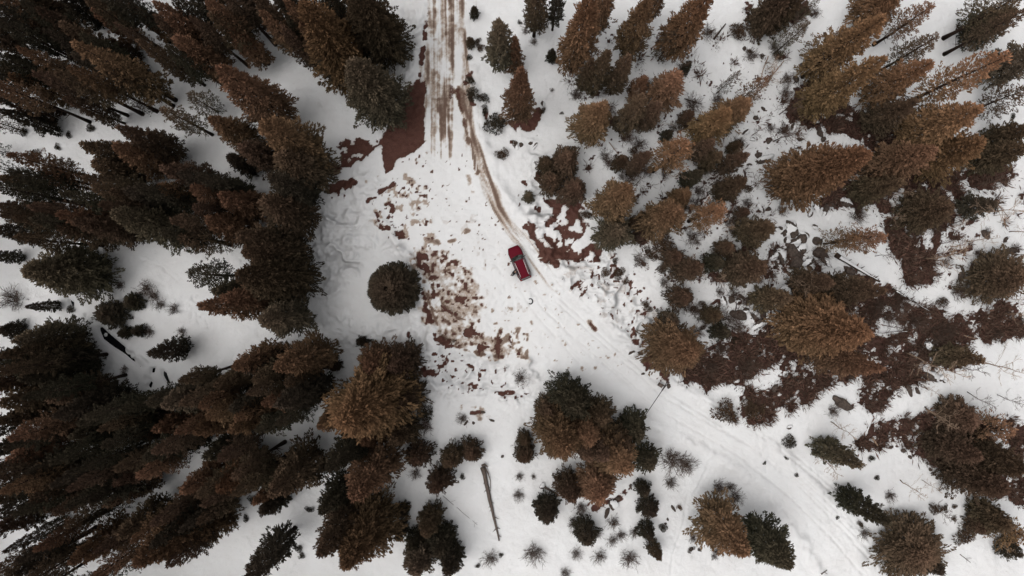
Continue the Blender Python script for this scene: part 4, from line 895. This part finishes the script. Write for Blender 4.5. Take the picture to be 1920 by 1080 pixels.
for i, (x, y, W) in enumerate(SHRUBS):
    r_ = W / 2 / 13.8; wx, wy = px(x, y, r_ * .5)
    o = link('leafless_shrub', SHRUB[i % 4]); s = r_ / .95
    o.location = (wx, wy, z_at(wx, wy)); o.rotation_euler = (0, 0, i * 2.1); o.scale = (s, s, s * 1.1)
    tag(o, 'x', 'shrub', 'bare winter shrubs')
    ents.append((o, x, y, ('low ' if W < 24 else 'spreading ' if W > 36 else '') + 'leafless twiggy shrub'))
name_all(ents)
rs = np.random.default_rng(44); n0 = len(BIRCH)
while len(BIRCH) < n0 + 34:
    x, y = rs.uniform(1000, 1915), rs.uniform(5, 1075)
    if any(inside(x, y, p_) for p_ in THICK[:5]) and min((x - a[0]) ** 2 + (y - a[1]) ** 2 for a in BIRCH) > 18 ** 2:
        k = rs.uniform(1.04, 1.09); BIRCH.append((x, y, 960 + (x - 960) * k, 540 + (y - 540) * k, 'dark' if len(BIRCH) % 4 else 'pale'))
ents = []
for i, (x0, y0, x1, y1, kd) in enumerate(BIRCH):
    # the stem leans outward in the picture because it is upright: height from the two ends
    r0 = math.hypot(x0 - 960, y0 - 540); r1 = math.hypot(x1 - 960, y1 - 540)
    h = min(max(H * (1 - r0 / max(r1, r0 + 5)), 2.2), 11)
    wx, wy = px(x0, y0)
    tm, bm_ = BARE[kd][i % len(BARE[kd])]
    root = bpy.data.objects.new('bare_birch' if kd == 'pale' else 'bare_sapling', None); col.objects.link(root); root.empty_display_size = .3
    ph = 9 if kd == 'pale' else 8
    tx, ty = px(x1, y1, h); lean = math.atan2(math.hypot(tx - wx, ty - wy), h); az = math.atan2(ty - wy, tx - wx)
    root.location = (wx, wy, z_at(wx, wy)); root.scale = (h / ph * 1.15,) * 2 + (h / ph,)
    lean = min(lean, R(25))
    root.rotation_euler = (0, lean, az)
    link('trunk', tm, root); link('branches', bm_, root)
    tag(root, 'x', 'tree', 'bare deciduous saplings')
    ents.append((root, (x0 + x1) / 2, (y0 + y1) / 2, ('tall ' if h > 6 else 'small ') + ('pale bare birch' if kd == 'pale' else 'dark bare sapling')))
name_all(ents)

# boulders: lumpy stones half sunk in snow, some with a cap of snow
rockm, t, b = node_mat('boulder stone')
tc = t.nodes.new('ShaderNodeTexCoord')
def noise(scale, detail=4, rough=0.6):
    n = t.nodes.new('ShaderNodeTexNoise'); n.inputs['Scale'].default_value = scale; n.inputs['Detail'].default_value = detail
    t.links.new(tc.outputs['Object'], n.inputs['Vector']); return n.outputs['Fac']
t.links.new(ramp2(noise(4), (0.035, 0.025, 0.02), (0.12, 0.088, 0.07)), b.inputs['Base Color']); b.inputs['Roughness'].default_value = .9
import bmesh
RK = []
for s in range(5):
    bm = bmesh.new(); bmesh.ops.create_icosphere(bm, subdivisions=3, radius=1.0)
    P = np.array([v.co[:] for v in bm.verts]); r2 = np.random.default_rng(500 + s)
    d = np.ones(len(P))
    for k in range(7):
        n_ = norm(r2.standard_normal(3)); lim = r2.uniform(.55, .85); q = P @ n_
        P = P - np.maximum(q - lim, 0)[:, None] * n_ * .85
    P *= np.array((1.0, r2.uniform(.6, .85), r2.uniform(.5, .7)))
    P *= (1 + .16 * np.sin(P @ r2.normal(0, 2.2, 3) + 1)[:, None] + .10 * np.sin(P @ r2.normal(0, 4.5, 3))[:, None]); P += r2.normal(0, .03, P.shape)
    for v, p in zip(bm.verts, P): v.co = p
    me = bpy.data.meshes.new('boulder'); bm.to_mesh(me); bm.free(); me.materials.append(rockm)
    # snow cap: the upper faces, pushed out
    cb = MB(); top = [f for f in me.polygons if f.normal.z > .3 and f.center.x * .6 + f.center.y * (1 if s % 2 else -1) > -.12]
    ids = {}
    for f in top:
        for v in f.vertices:
            if v not in ids:
                ids[v] = len(cb.v); c_ = me.vertices[v]; cb.v.append(tuple(c_.co * 1.02 + c_.normal * .05))
        cb.f.append(tuple(ids[v] for v in f.vertices))
    RK.append((me, cb.mesh('snow_cap', snow_m, True)))
ents = []
for i, (x, y, W) in enumerate(ROCKS):
    wx, wy = px(x, y); s = W / 2 / 13.8 * 1.1
    o = link('boulder', RK[i % 5][0]); o.location = (wx, wy, z_at(wx, wy) + .12 * s); o.rotation_euler = (random.uniform(-.2, .2), random.uniform(-.2, .2), i * 2.7); o.scale = (s * (1.15 + .4 * sin(i * 4.1)), s * (1.0 - .25 * sin(i * 2.3)), s)
    capped = W >= 10 and i % 3 != 1
    if capped: link('snow_cap', RK[i % 5][1], o)
    tag(o, 'x', 'boulder', 'boulders poking out of the snow')
    ents.append((o, x, y, ('large ' if W > 19 else 'small ' if W < 12 else '') + 'dark boulder' + (' with snow cap' if capped else '')))
name_all(ents)

# ------------------------------------------------------------------ logs
def log(name, p0, p1, r0, r1, mat, label, stubs=6, snow=False, cat='log', seed=0, z0=0.0, zz=0.0):
    rs = random.Random(seed); a = px(*p0); c_ = px(*p1)
    L = math.hypot(c_[0] - a[0], c_[1] - a[1]); az = math.atan2(c_[1] - a[1], c_[0] - a[0])
    mb = MB(); k = 9
    pts = [(L * i / k, rs.gauss(0, .01) * L * .3 if 0 < i < k else 0, rs.gauss(0, .02)) for i in range(k + 1)]
    rad = [(r0 + (r1 - r0) * i / k) * rs.uniform(.9, 1.1) for i in range(k + 1)]
    mb.tube(pts, rad, 8)
    for i in range(stubs):
        x = L * rs.uniform(.1, .95); s = rs.choice((-1, 1)); l = rs.uniform(.2, .7)
        mb.tube([(x, 0, 0), (x + l * .6, s * l, rs.uniform(0, .2))], [r0 * .3, .012], 4, False)
    o = mb.build(name, mat, None, True)
    za, zc = z_at(*a) + z0, z_at(*c_) + zz
    o.location = (a[0], a[1], za + r0 * .7); o.rotation_euler = (0, -math.atan2(zc - za, L), az)
    if snow:
        sb = MB(); sb.grid([[(L * (.08 + .86 * i / 20), (j / 4 - .5) * 1.2 * (r0 + (r1 - r0) * i / 20), (r0 + (r1 - r0) * i / 20) * (.78 + .35 * (1 - (j / 2 - 1) ** 2)) + rs.gauss(0, .012)) for j in range(5)] for i in range(21)])
        sb.build('snow_cover', snow_m, o, True)
    tag(o, label, cat); return o
lg = log('fallen_log', (905,876), (936,1013), .34, .10, bark_grey, 'long grey fallen log tapering towards the bottom edge, on open snow', 16, False, seed=1)
fork = MB().tube([(0.1, .3, .0), (.9, .55, .12), (1.9, .62, .1), (3.3, .35, .05)], [.10, .09, .06, .03], 6).build('branch', bark_grey, lg)
MB().tube([(-.2, 0, 0), (-.35, .3, .1), (.1, .75, .1)], [.22, .16, .08], 6).build('root', bark_grey, lg)
log('fallen_log', (1565,478), (1648,528), .38, .14, bark, 'snow dusted dark log lying aslant beside the boulders', 5, True, seed=2)
log('fallen_log', (1672,542), (1746,586), .16, .07, bark, 'dark thin log at the upper edge of the brush', 4, True, seed=3, z0=.3, zz=.2)
log('fallen_log', (1560,629), (1704,620), .13, .06, bark, 'snow topped stem lying level across the brush', 4, True, seed=4, z0=.4, zz=.4)
log('fallen_log', (1049,728), (1068,724), .13, .11, bark_pale, 'short pale log on the snow above the round clump', 0, seed=5)
log('fallen_log', (1337,75), (1358,48), .15, .08, bark, 'short dark log by the brush at the top edge', 3, seed=6, zz=.5)
log('fallen_log', (1016,910), (1042,926), .18, .12, bark_grey, 'half buried grey log left of the round clump', 2, seed=7)
log('fallen_log', (1632,819), (1642,834), .16, .10, bark_pale, 'stubby pale log standing out at the brush edge', 0, seed=8)
log('fallen_pole', (1732,766), (1798,808), .07, .03, bark_pale, 'thin pale stem lying below the fallen boulders at right', 5, seed=9, z0=.2, zz=.3)
log('fallen_pole', (300,1), (300,14), .06, .05, bark, 'short dark stick in the upper left forest snow', 2, seed=10) if False else None
log('fallen_pole', (1538,1075), (1550,1068), .09, .05, bark_grey, 'short grey stick on the lower road edge', 2, seed=11)
log('fallen_pole', (830,930), (895,985), .035, .02, bark_grey, 'thin dark twig across the snow left of the grey log', 3, seed=12)
log('fallen_pole', (1796,1037), (1815,1052), .05, .03, bark_grey, 'thin dark branch on the snow in the lower right corner', 3, seed=13)
log('fallen_pole', (1435,110), (1400,215), .06, .04, bark_pale, 'long pale stem leaning across the slope at the top', 3, seed=14, z0=.8, zz=.2)
log('fallen_pole', (1440,150), (1465,118), .09, .05, bark_pale, 'crooked pale stem by the stony slope', 3, seed=15, z0=.1, zz=.8)

ents = []; rs = np.random.default_rng(55); spots = []
while len(spots) < 22:
    x, y = rs.uniform(1100, 1880), rs.uniform(20, 1000)
    if any(inside(x, y, p_) for p_ in THICK[:5]) and all((x - a) ** 2 + (y - b_) ** 2 > 40 ** 2 for a, b_ in spots):
        a_ = rs.normal(.5, .5); l_ = rs.uniform(18, 48); spots.append((x, y)); pale = len(spots) % 2
        o = log('fallen_pole', (x, y), (x + l_ * cos(a_), y + l_ * sin(a_)), rs.uniform(.05, .10), .03, bark_pale if pale else bark, 'x', 3, seed=100 + len(spots), z0=.05, zz=rs.uniform(.05, .5))
        o['group'] = 'fallen stems on the right slope'
        ents.append((o, x, y, ('pale' if pale else 'dark') + ' thin fallen stem'))
name_all(ents)
# ------------------------------------------------------------------ undergrowth in the red brown brush (nobody could count the twigs)
rs = np.random.default_rng(77)
cand = np.argwhere((lit > 0.6) & (np.abs(X) < 72) & (np.abs(Y) < 42))
NC, PER = 4200, 26
pick = cand[rs.integers(0, len(cand), NC)]
cc = np.stack([GX[pick[:, 0]], GY[pick[:, 1]], hgt[pick[:, 0], pick[:, 1]] - .03], -1)
cr_ = rs.uniform(.25, .75, NC); ch_ = rs.uniform(.3, 1.3, NC); ct_ = rs.uniform(0, 1, NC)
off = rs.normal(0, .5, (NC, PER, 2)) * cr_[:, None, None]
P = np.concatenate([(cc[:, None, :2] + off), np.repeat(cc[:, None, 2:], PER, 1)], -1).reshape(-1, 3)
D = np.concatenate([off * 1.1 / cr_[:, None, None] + rs.normal(0, .35, off.shape), rs.uniform(.5, 1.3, (NC, PER, 1))], -1).reshape(-1, 3); D = norm(D)
A = np.stack([rs.uniform(0, 1, len(P)), np.repeat(ct_, PER), rs.uniform(0, 1, len(P)), np.ones(len(P))], -1)
tall = np.repeat(ch_, PER) * rs.uniform(.5, 1.1, len(P))
wd_ = np.where(rs.random(len(P)) < .65, rs.uniform(.012, .03, len(P)), rs.uniform(.05, .10, len(P)))
V, Q, A = tufts(P, D, tall, wd_, A, rs)
ug = link('undergrowth', np_mesh('undergrowth', V, Q, False, A, mats=(leaf,))); ug.color = (0.150, 0.092, 0.074, 1)
tag(ug, 'red brown leafless brush and dead leaves on bare ground', kind='stuff')

# ------------------------------------------------------------------ the car
paint = plain('red car paint', (0.115, 0.006, 0.015), 0.6, 0.0, noise=.04, scale=3, spec=.08)
glass = plain('car glass', (0.018, 0.021, 0.020), 0.08, noise=.05, spec=.6)
screen = plain('windscreen glass', (0.045, 0.047, 0.042), 0.10, noise=.95, scale=2.5, spec=.8)  # paler mottled base colour painted in for reflections on the glass
black = plain('black plastic', (0.012, 0.012, 0.013), .6, noise=.1)
chrome = plain('roof rail metal', (0.75, 0.70, 0.68), .3, .7, noise=.05)
rubber = plain('tyre rubber', (0.015, 0.015, 0.016), .85)
lampw = plain('lamp glass', (0.75, 0.73, 0.72), .15, noise=.05)
lampr = plain('tail lamp', (0.35, 0.02, 0.02), .2, noise=.05)
trimm = plain('grey door lining', (0.23, 0.195, 0.165), .7, noise=.2, scale=5)
dirty = plain('salt stained paint', (0.20, 0.115, 0.115), .6, noise=.3, scale=4)
wx, wy = px(974, 493, .9)
car = bpy.data.objects.new('parked_car', None); col.objects.link(car)
car.location = (wx, wy, 0.0); car.rotation_euler = (0, 0, R(22.3))
tag(car, 'dark red estate car with silver roof rails and an open rear door, parked on snow', 'car')
def prof(y):        # half width, hood/belt height at station y (front +)
    w = .93; e = abs(y) / 2.36
    w *= (1 - max(0, e - .62) ** 2 * (1.75 if y > 0 else 1.1))
    top = np.interp(y, [-2.36, -2.25, -1.9, .6, 1.0, 1.6, 2.1, 2.3, 2.36], [.85, .98, 1.05, 1.04, 1.04, .98, .88, .74, .62])
    bot = np.interp(abs(y), [0, 1.9, 2.36], [.24, .27, .42])
    return w, top, bot
ys = list(np.linspace(-2.36, 2.36, 38)); rows = []
for y in ys:
    w, tp, bo = prof(y)
    half = [(w * .80, bo), (w * .97, bo + .08), (w, bo + (tp - bo) * .35), (w * .995, bo + (tp - bo) * .7), (w * .955, tp - .06), (w * .87, tp), (w * .45, tp + .035), (0, tp + .045)]
    rows.append([(x, y, z) for x, z in half] + [(-x, y, z) for x, z in reversed(half[:-1])])
mb = MB().grid(rows); nr = len(rows[0])
mb.f.append(tuple(range(nr))); mb.f.append(tuple(reversed(range((len(rows) - 1) * nr, len(rows) * nr))))
body = mb.build('body', paint, car, True)
# greenhouse: roof, glass
def gh(y0, w0, z0, y1, w1, z1): return y0, w0, z0, y1, w1, z1
roof = MB(); rws = []
for i, y in enumerate(np.linspace(.38, -2.13, 12)):
    u = i / 11; w = .70 - .06 * u - (.06 if i in (0, 11) else 0); z = 1.63 - .10 * (u - .25) ** 2 - (.03 if i in (0, 11) else 0)
    rws.append([(w * k / 4, y, z - .06 * (k / 4) ** 2 - (.05 if abs(k) == 4 else 0)) for k in range(-4, 5)])
roof.grid(rws); rf = roof.build('roof', paint, car, True)
ws = MB().grid([[(.80 * k / 4, 1.06 - .16 * (k / 4) ** 2, 1.055) for k in range(-4, 5)], [(.74 * k / 4, .72 - .12 * (k / 4) ** 2, 1.35) for k in range(-4, 5)], [(.64 * k / 4, .36 - .04 * (k / 4) ** 2, 1.575 - .03 * (k / 4) ** 2) for k in range(-4, 5)]]).build('windscreen', screen, car, True)
rw = MB().grid([[(.58 * k / 4, -2.12 - .02 * (1 - (k / 4) ** 2), 1.50) for k in range(-4, 5)], [(.66 * k / 4, -2.20 - .03 * (1 - (k / 4) ** 2), 1.28) for k in range(-4, 5)], [(.74 * k / 4, -2.26 - .04 * (1 - (k / 4) ** 2), 1.03) for k in range(-4, 5)]]).build('rear_window', glass, car, True)
for s in (1, -1):
    def P_(y, u): # along the side, u 0 belt .. 1 roof
        wb = .86 if y > -1.9 else .80; wt = .70 - .06 * ((.38 - y) / 2.4)
        return (s * (wb + (wt - wb) * u), y, 1.03 + (1.535 - 1.03) * u)
    segs = [(.92, .42, .30, .36), (.26, -.60, .26, -.55), (-.70, -1.48, -.64, -1.42), (-1.56, -2.12, -1.50, -1.96)]
    for q, (ya, yb, yc, yd) in enumerate(segs):
        if s < 0 and q == 2: continue                    # the rear left door stands open
        if q == 0: MB().face([P_(.92, 0), P_(.30, 0), P_(.30, 1)]).build('quarter_window', glass, car)
        else: MB().face([P_(ya, 0.04), P_(yb, .04), P_(yd, .96), P_(yc, .96)]).build('side_window', glass, car)
    for (y0, y1) in (((.30, .26)), (-.60, -.66), (-1.46, -1.54), (-1.98, -2.12)):
        MB().grid([[P_(y0 + .02, 0), P_(y0 + .02, 1)], [P_(y1 - .02, 0), P_(y1 - .02, 1)]]).build('pillar', paint, car)
    MB().tube([(s * .60, .22, 1.66), (s * .60, .1, 1.70), (s * .585, -.9, 1.705), (s * .565, -1.75, 1.67), (s * .56, -1.85, 1.62)], [.028] * 5, 6).build('roof_rail', chrome, car, True)
    MB().box((s * 1.0, .62, 1.02), (.20, .11, .14), s * .2).tube([(s * .86, .64, .98), (s * .97, .62, 1.0)], [.03, .03], 5).build('mirror', black, car)
    MB().grid([[(s * .60, 2.20, .70), (s * .86, 1.95, .74)], [(s * .62, 2.13, .80), (s * .84, 1.90, .83)], [(s * .60, 2.02, .885), (s * .78, 1.86, .90)]]).build('headlight', lampw, car)
    MB().box((s * .70, -2.27, .95), (.20, .12, .16), s * .3).build('tail_light', lampr, car)
    MB().box((s * .62, -2.28, .99), (.07, .07, .05), 0).build('reversing_lamp', lampw, car)
    MB().grid([[(s * .945, 1.3, .38), (s * .945, 1.3, .62)], [(s * .945, -1.6, .40), (s * .945, -1.6, .70)]]).build('sill', dirty, car)
    for y in (1.42, -1.42):
        wmb = MB(); wmb.tube([(s * .72, y, .35), (s * .76, y, .35), (s * .92, y, .35), (s * .95, y, .35)], [.30, .35, .35, .31], 24)
        wh = wmb.build('wheel', rubber, car, True)
        hub = MB().tube([(s * .945, y, .35), (s * .965, y, .35)], [.21, .19], 18)
        hub.build('rim', chrome, wh, True)
MB().box((0, -2.33, .55), (1.5, .14, .20)).build('rear_bumper', black, car)
MB().box((0, 2.28, .50), (1.2, .14, .18)).build('front_grille', black, car)
MB().tube([(-.42, 1.10, 1.075), (.30, 1.02, 1.12)], [.014, .010], 4).build('wiper', black, car)
MB().tube([(.08, 1.12, 1.07), (.68, .98, 1.11)], [.014, .010], 4).build('wiper', black, car)
MB().box((-.86, -1.07, .78), (.10, .84, .52)).box((-.80, -1.07, 1.28), (.10, .80, .46)).build('door_opening', black, car)
MB().tube([(-.2, -1.86, 1.62), (-.2, -1.93, 1.73)], [.03, .01], 5).build('aerial', black, car)
# open rear left door, hinged at its front edge
dr = bpy.data.objects.new('door', None); col.objects.link(dr); dr.parent = car; dr.location = (-.93, -.64, 0); dr.rotation_euler = (0, 0, R(-57))
dmb = MB().box((0, -.48, .70), (.17, .98, .62)); dmb.build('door_panel', trimm, dr)
MB().face([(.02, -.05, 1.02), (.02, -.86, 1.02), (.07, -.80, 1.48), (.07, -.10, 1.48)]).build('door_window', glass, dr)
MB().tube([(.02, -.02, 1.0), (.07, -.06, 1.50), (.07, -.84, 1.50), (.02, -.92, 1.0)], [.025] * 4, 5).build('door_frame', black, dr)
MB().box((-.07, -.80, .86), (.04, .18, .04)).build('handle', chrome, dr)

# ------------------------------------------------------------------ the person leaning in through the open door
skin = plain('skin', (0.45, 0.27, 0.20), .55, noise=.05)
cloth_b = plain('black jacket cloth', (0.012, 0.012, 0.014), .9, noise=.2, scale=20)
cloth_t = plain('dark trousers cloth', (0.016, 0.016, 0.019), .9, noise=.2, scale=20)
hairm = plain('dark hair', (0.02, 0.013, 0.01), .7, noise=.2, scale=30)
def skinned(name, V, E, rad, mat, parent, root=0, sub=2):
    me = bpy.data.meshes.new(name); me.from_pydata(V, E, [])
    sv = me.skin_vertices.new() if hasattr(me.skin_vertices, 'new') else None
    o = link(name, me, parent, mat)
    m = o.modifiers.new('skin', 'SKIN'); m.use_smooth_shade = True
    lay = me.skin_vertices[0].data if len(me.skin_vertices) else None
    if lay is not None:
        for i, r in enumerate(rad):
            lay[i].radius = (r, r) if not isinstance(r, tuple) else r; lay[i].use_root = (i == root)
    s = o.modifiers.new('smooth', 'SUBSURF'); s.levels = sub; s.render_levels = sub
    return o
per = bpy.data.objects.new('person', None); col.objects.link(per)
ex, ey = px(963.6, 511.6, .5)
per.location = (ex, ey, 0.02)
per.rotation_euler = (0, 0, R(22.3 - 78))       # local +Y looks into the car
tag(per, 'person in black clothes leaning into the open rear door of the red car', 'person')
# skeleton (local, facing +Y): bent forward at the hips, one foot a step behind
J = {'hip': (0, 0, .92), 'sp1': (0, .16, 1.05), 'sp2': (0, .36, 1.16), 'chest': (0, .50, 1.22), 'neck': (0, .64, 1.27), 'head': (0, .72, 1.30), 'crown': (0, .86, 1.33),
     'lh': (-.10, -.02, .88), 'lk': (-.13, .06, .50), 'la': (-.14, .02, .09), 'lt': (-.15, .20, .05), 'rh': (.10, -.02, .88), 'rk': (.16, -.12, .49), 'ra': (.20, -.36, .10), 'rt': (.22, -.20, .05),
     'ls': (-.20, .50, 1.20), 'le': (-.27, .66, .97), 'lw': (-.20, .86, .90), 'rs': (.20, .50, 1.20), 're': (.28, .64, .96), 'rw': (.20, .86, .92)}
order = list(J); ix = {k: i for i, k in enumerate(order)}
E = [('hip','sp1'),('sp1','sp2'),('sp2','chest'),('chest','neck'),('neck','head'),('head','crown'),('hip','lh'),('lh','lk'),('lk','la'),('la','lt'),('hip','rh'),('rh','rk'),('rk','ra'),('ra','rt'),('chest','ls'),('ls','le'),('le','lw'),('chest','rs'),('rs','re'),('re','rw')]
RD = {'hip': .13, 'sp1': .125, 'sp2': .13, 'chest': .13, 'neck': .055, 'head': .088, 'crown': .085, 'lh': .085, 'lk': .058, 'la': .04, 'lt': .035, 'rh': .085, 'rk': .058, 'ra': .04, 'rt': .035, 'ls': .06, 'le': .042, 'lw': .028, 'rs': .06, 're': .042, 'rw': .028}
def figure(name, keys, grow, mat, extra_v=(), extra_e=(), root=None):
    ks = [k for k in order if k in keys]; loc = {k: i for i, k in enumerate(ks)}
    V = [J[k] for k in ks]; Ed = [(loc[a], loc[b_]) for a, b_ in E if a in loc and b_ in loc]
    return skinned(name, V, Ed, [RD[k] + grow for k in ks], mat, per, loc[root or 'hip'])
HANDS = {}
for s, n_ in ((-1, 'l'), (1, 'r')):
    w0 = np.array(J[n_ + 'w']); J[n_ + 'p'] = tuple(w0 + (0, .06, -.01)); RD[n_ + 'p'] = .03; order.append(n_ + 'p'); E.append((n_ + 'w', n_ + 'p'))
    for f in range(4):
        k1, k2 = f'{n_}f{f}a', f'{n_}f{f}b'; off = (f - 1.5) * .020
        J[k1] = tuple(w0 + (off, .105, -.02)); J[k2] = tuple(w0 + (off * 1.1, .14 + .01 * (1.5 - abs(f - 1.3)), -.05)); RD[k1] = RD[k2] = .009
        order += [k1, k2]; E += [(n_ + 'p', k1), (k1, k2)]
    k1, k2 = f'{n_}ta', f'{n_}tb'; J[k1] = tuple(w0 + (-s * .035, .05, -.01)); J[k2] = tuple(w0 + (-s * .05, .09, -.02)); RD[k1] = .011; RD[k2] = .009; order += [k1, k2]; E += [(n_ + 'w', k1), (k1, k2)]
figure('body', set(order), 0, skin)
figure('jacket', {'hip', 'sp1', 'sp2', 'chest', 'ls', 'le', 'lw', 'rs', 're', 'rw'}, .05, cloth_b)
figure('trousers', {'hip', 'lh', 'lk', 'la', 'rh', 'rk', 'ra'}, .035, cloth_t)
for s in ('l', 'r'):
    a, c_ = np.array(J[s + 'a']), np.array(J[s + 't'])
    MB().tube([a + (0, -.04, .05), a + (0, -.03, -.03), c_ + (0, -.02, 0), c_ + (0, .08, -.01)], [.06, .065, .055, .035], 10).build('boot', cloth_b, per, True)
hd = np.array(J['head'])
bm = bmesh.new(); bmesh.ops.create_uvsphere(bm, u_segments=16, v_segments=10, radius=.135)
for v in bm.verts: v.co = (v.co.x, v.co.y * 1.1, max(v.co.z, -.07) * 1.05)
me = bpy.data.meshes.new('hair'); bm.to_mesh(me); bm.free(); me.polygons.foreach_set('use_smooth', np.ones(len(me.polygons), bool))
ho = link('hair', me, per, hairm); ho.location = (hd[0], hd[1] + .05, hd[2] + .03)

# ------------------------------------------------------------------ small ring on the snow behind the car
wx, wy = px(994.5, 565)
mb = MB(); mb.tube([(cos(a_) * .30, sin(a_) * .36, .10 + .05 * cos(a_)) for a_ in np.linspace(-2.3, 2.3, 20)], [.05 + .04 * cos(a_ / 1.6) for a_ in np.linspace(-2.3, 2.3, 20)], 8)
rg = mb.build('iron_ring', black, None, True); rg.location = (wx, wy, z_at(wx, wy))
tag(rg, 'small dark open ring lying on the snow behind the red car', 'ring')

# ------------------------------------------------------------------ the road gate
steel = plain('weathered gate steel', (0.055, 0.045, 0.04), .55, .4, noise=.3)
A_, B_ = px(1194, 796.5, 1.0), px(1250, 714, 1.0)
gt = bpy.data.objects.new('barrier_gate', None); col.objects.link(gt)
za = z_at(*B_); gt.location = (B_[0], B_[1], za)
az = math.atan2(A_[1] - B_[1], A_[0] - B_[0]); L = math.hypot(A_[0] - B_[0], A_[1] - B_[1]); gt.rotation_euler = (0, 0, az)
tag(gt, 'dark steel bar gate closed across the snowy road', 'gate')
MB().tube([(.55, 0, 1.0), (L * .5, 0, 1.0), (L, 0, 1.0)], [.055, .045, .04], 8).build('bar', steel, gt, True)
MB().tube([(0, .10, 1.0), (1.5, .03, 1.0)], [.05, .05], 6).tube([(0, -.10, 1.0), (1.5, -.03, 1.0)], [.05, .05], 6).tube([(0, -.12, 1.0), (0, .12, 1.0)], [.06, .06], 6).build('yoke', steel, gt)
MB().tube([(.75, 0, -.3), (.75, 0, 1.12)], [.10, .10], 10).build('hinge_post', steel, gt)
MB().tube([(L + .08, 0, -.3), (L + .08, 0, 1.18)], [.15, .15], 12).build('latch_post', black, gt)
MB().box((.95, -.42, .35), (.5, .55, .7)).build('counterweight', bark_grey, gt)
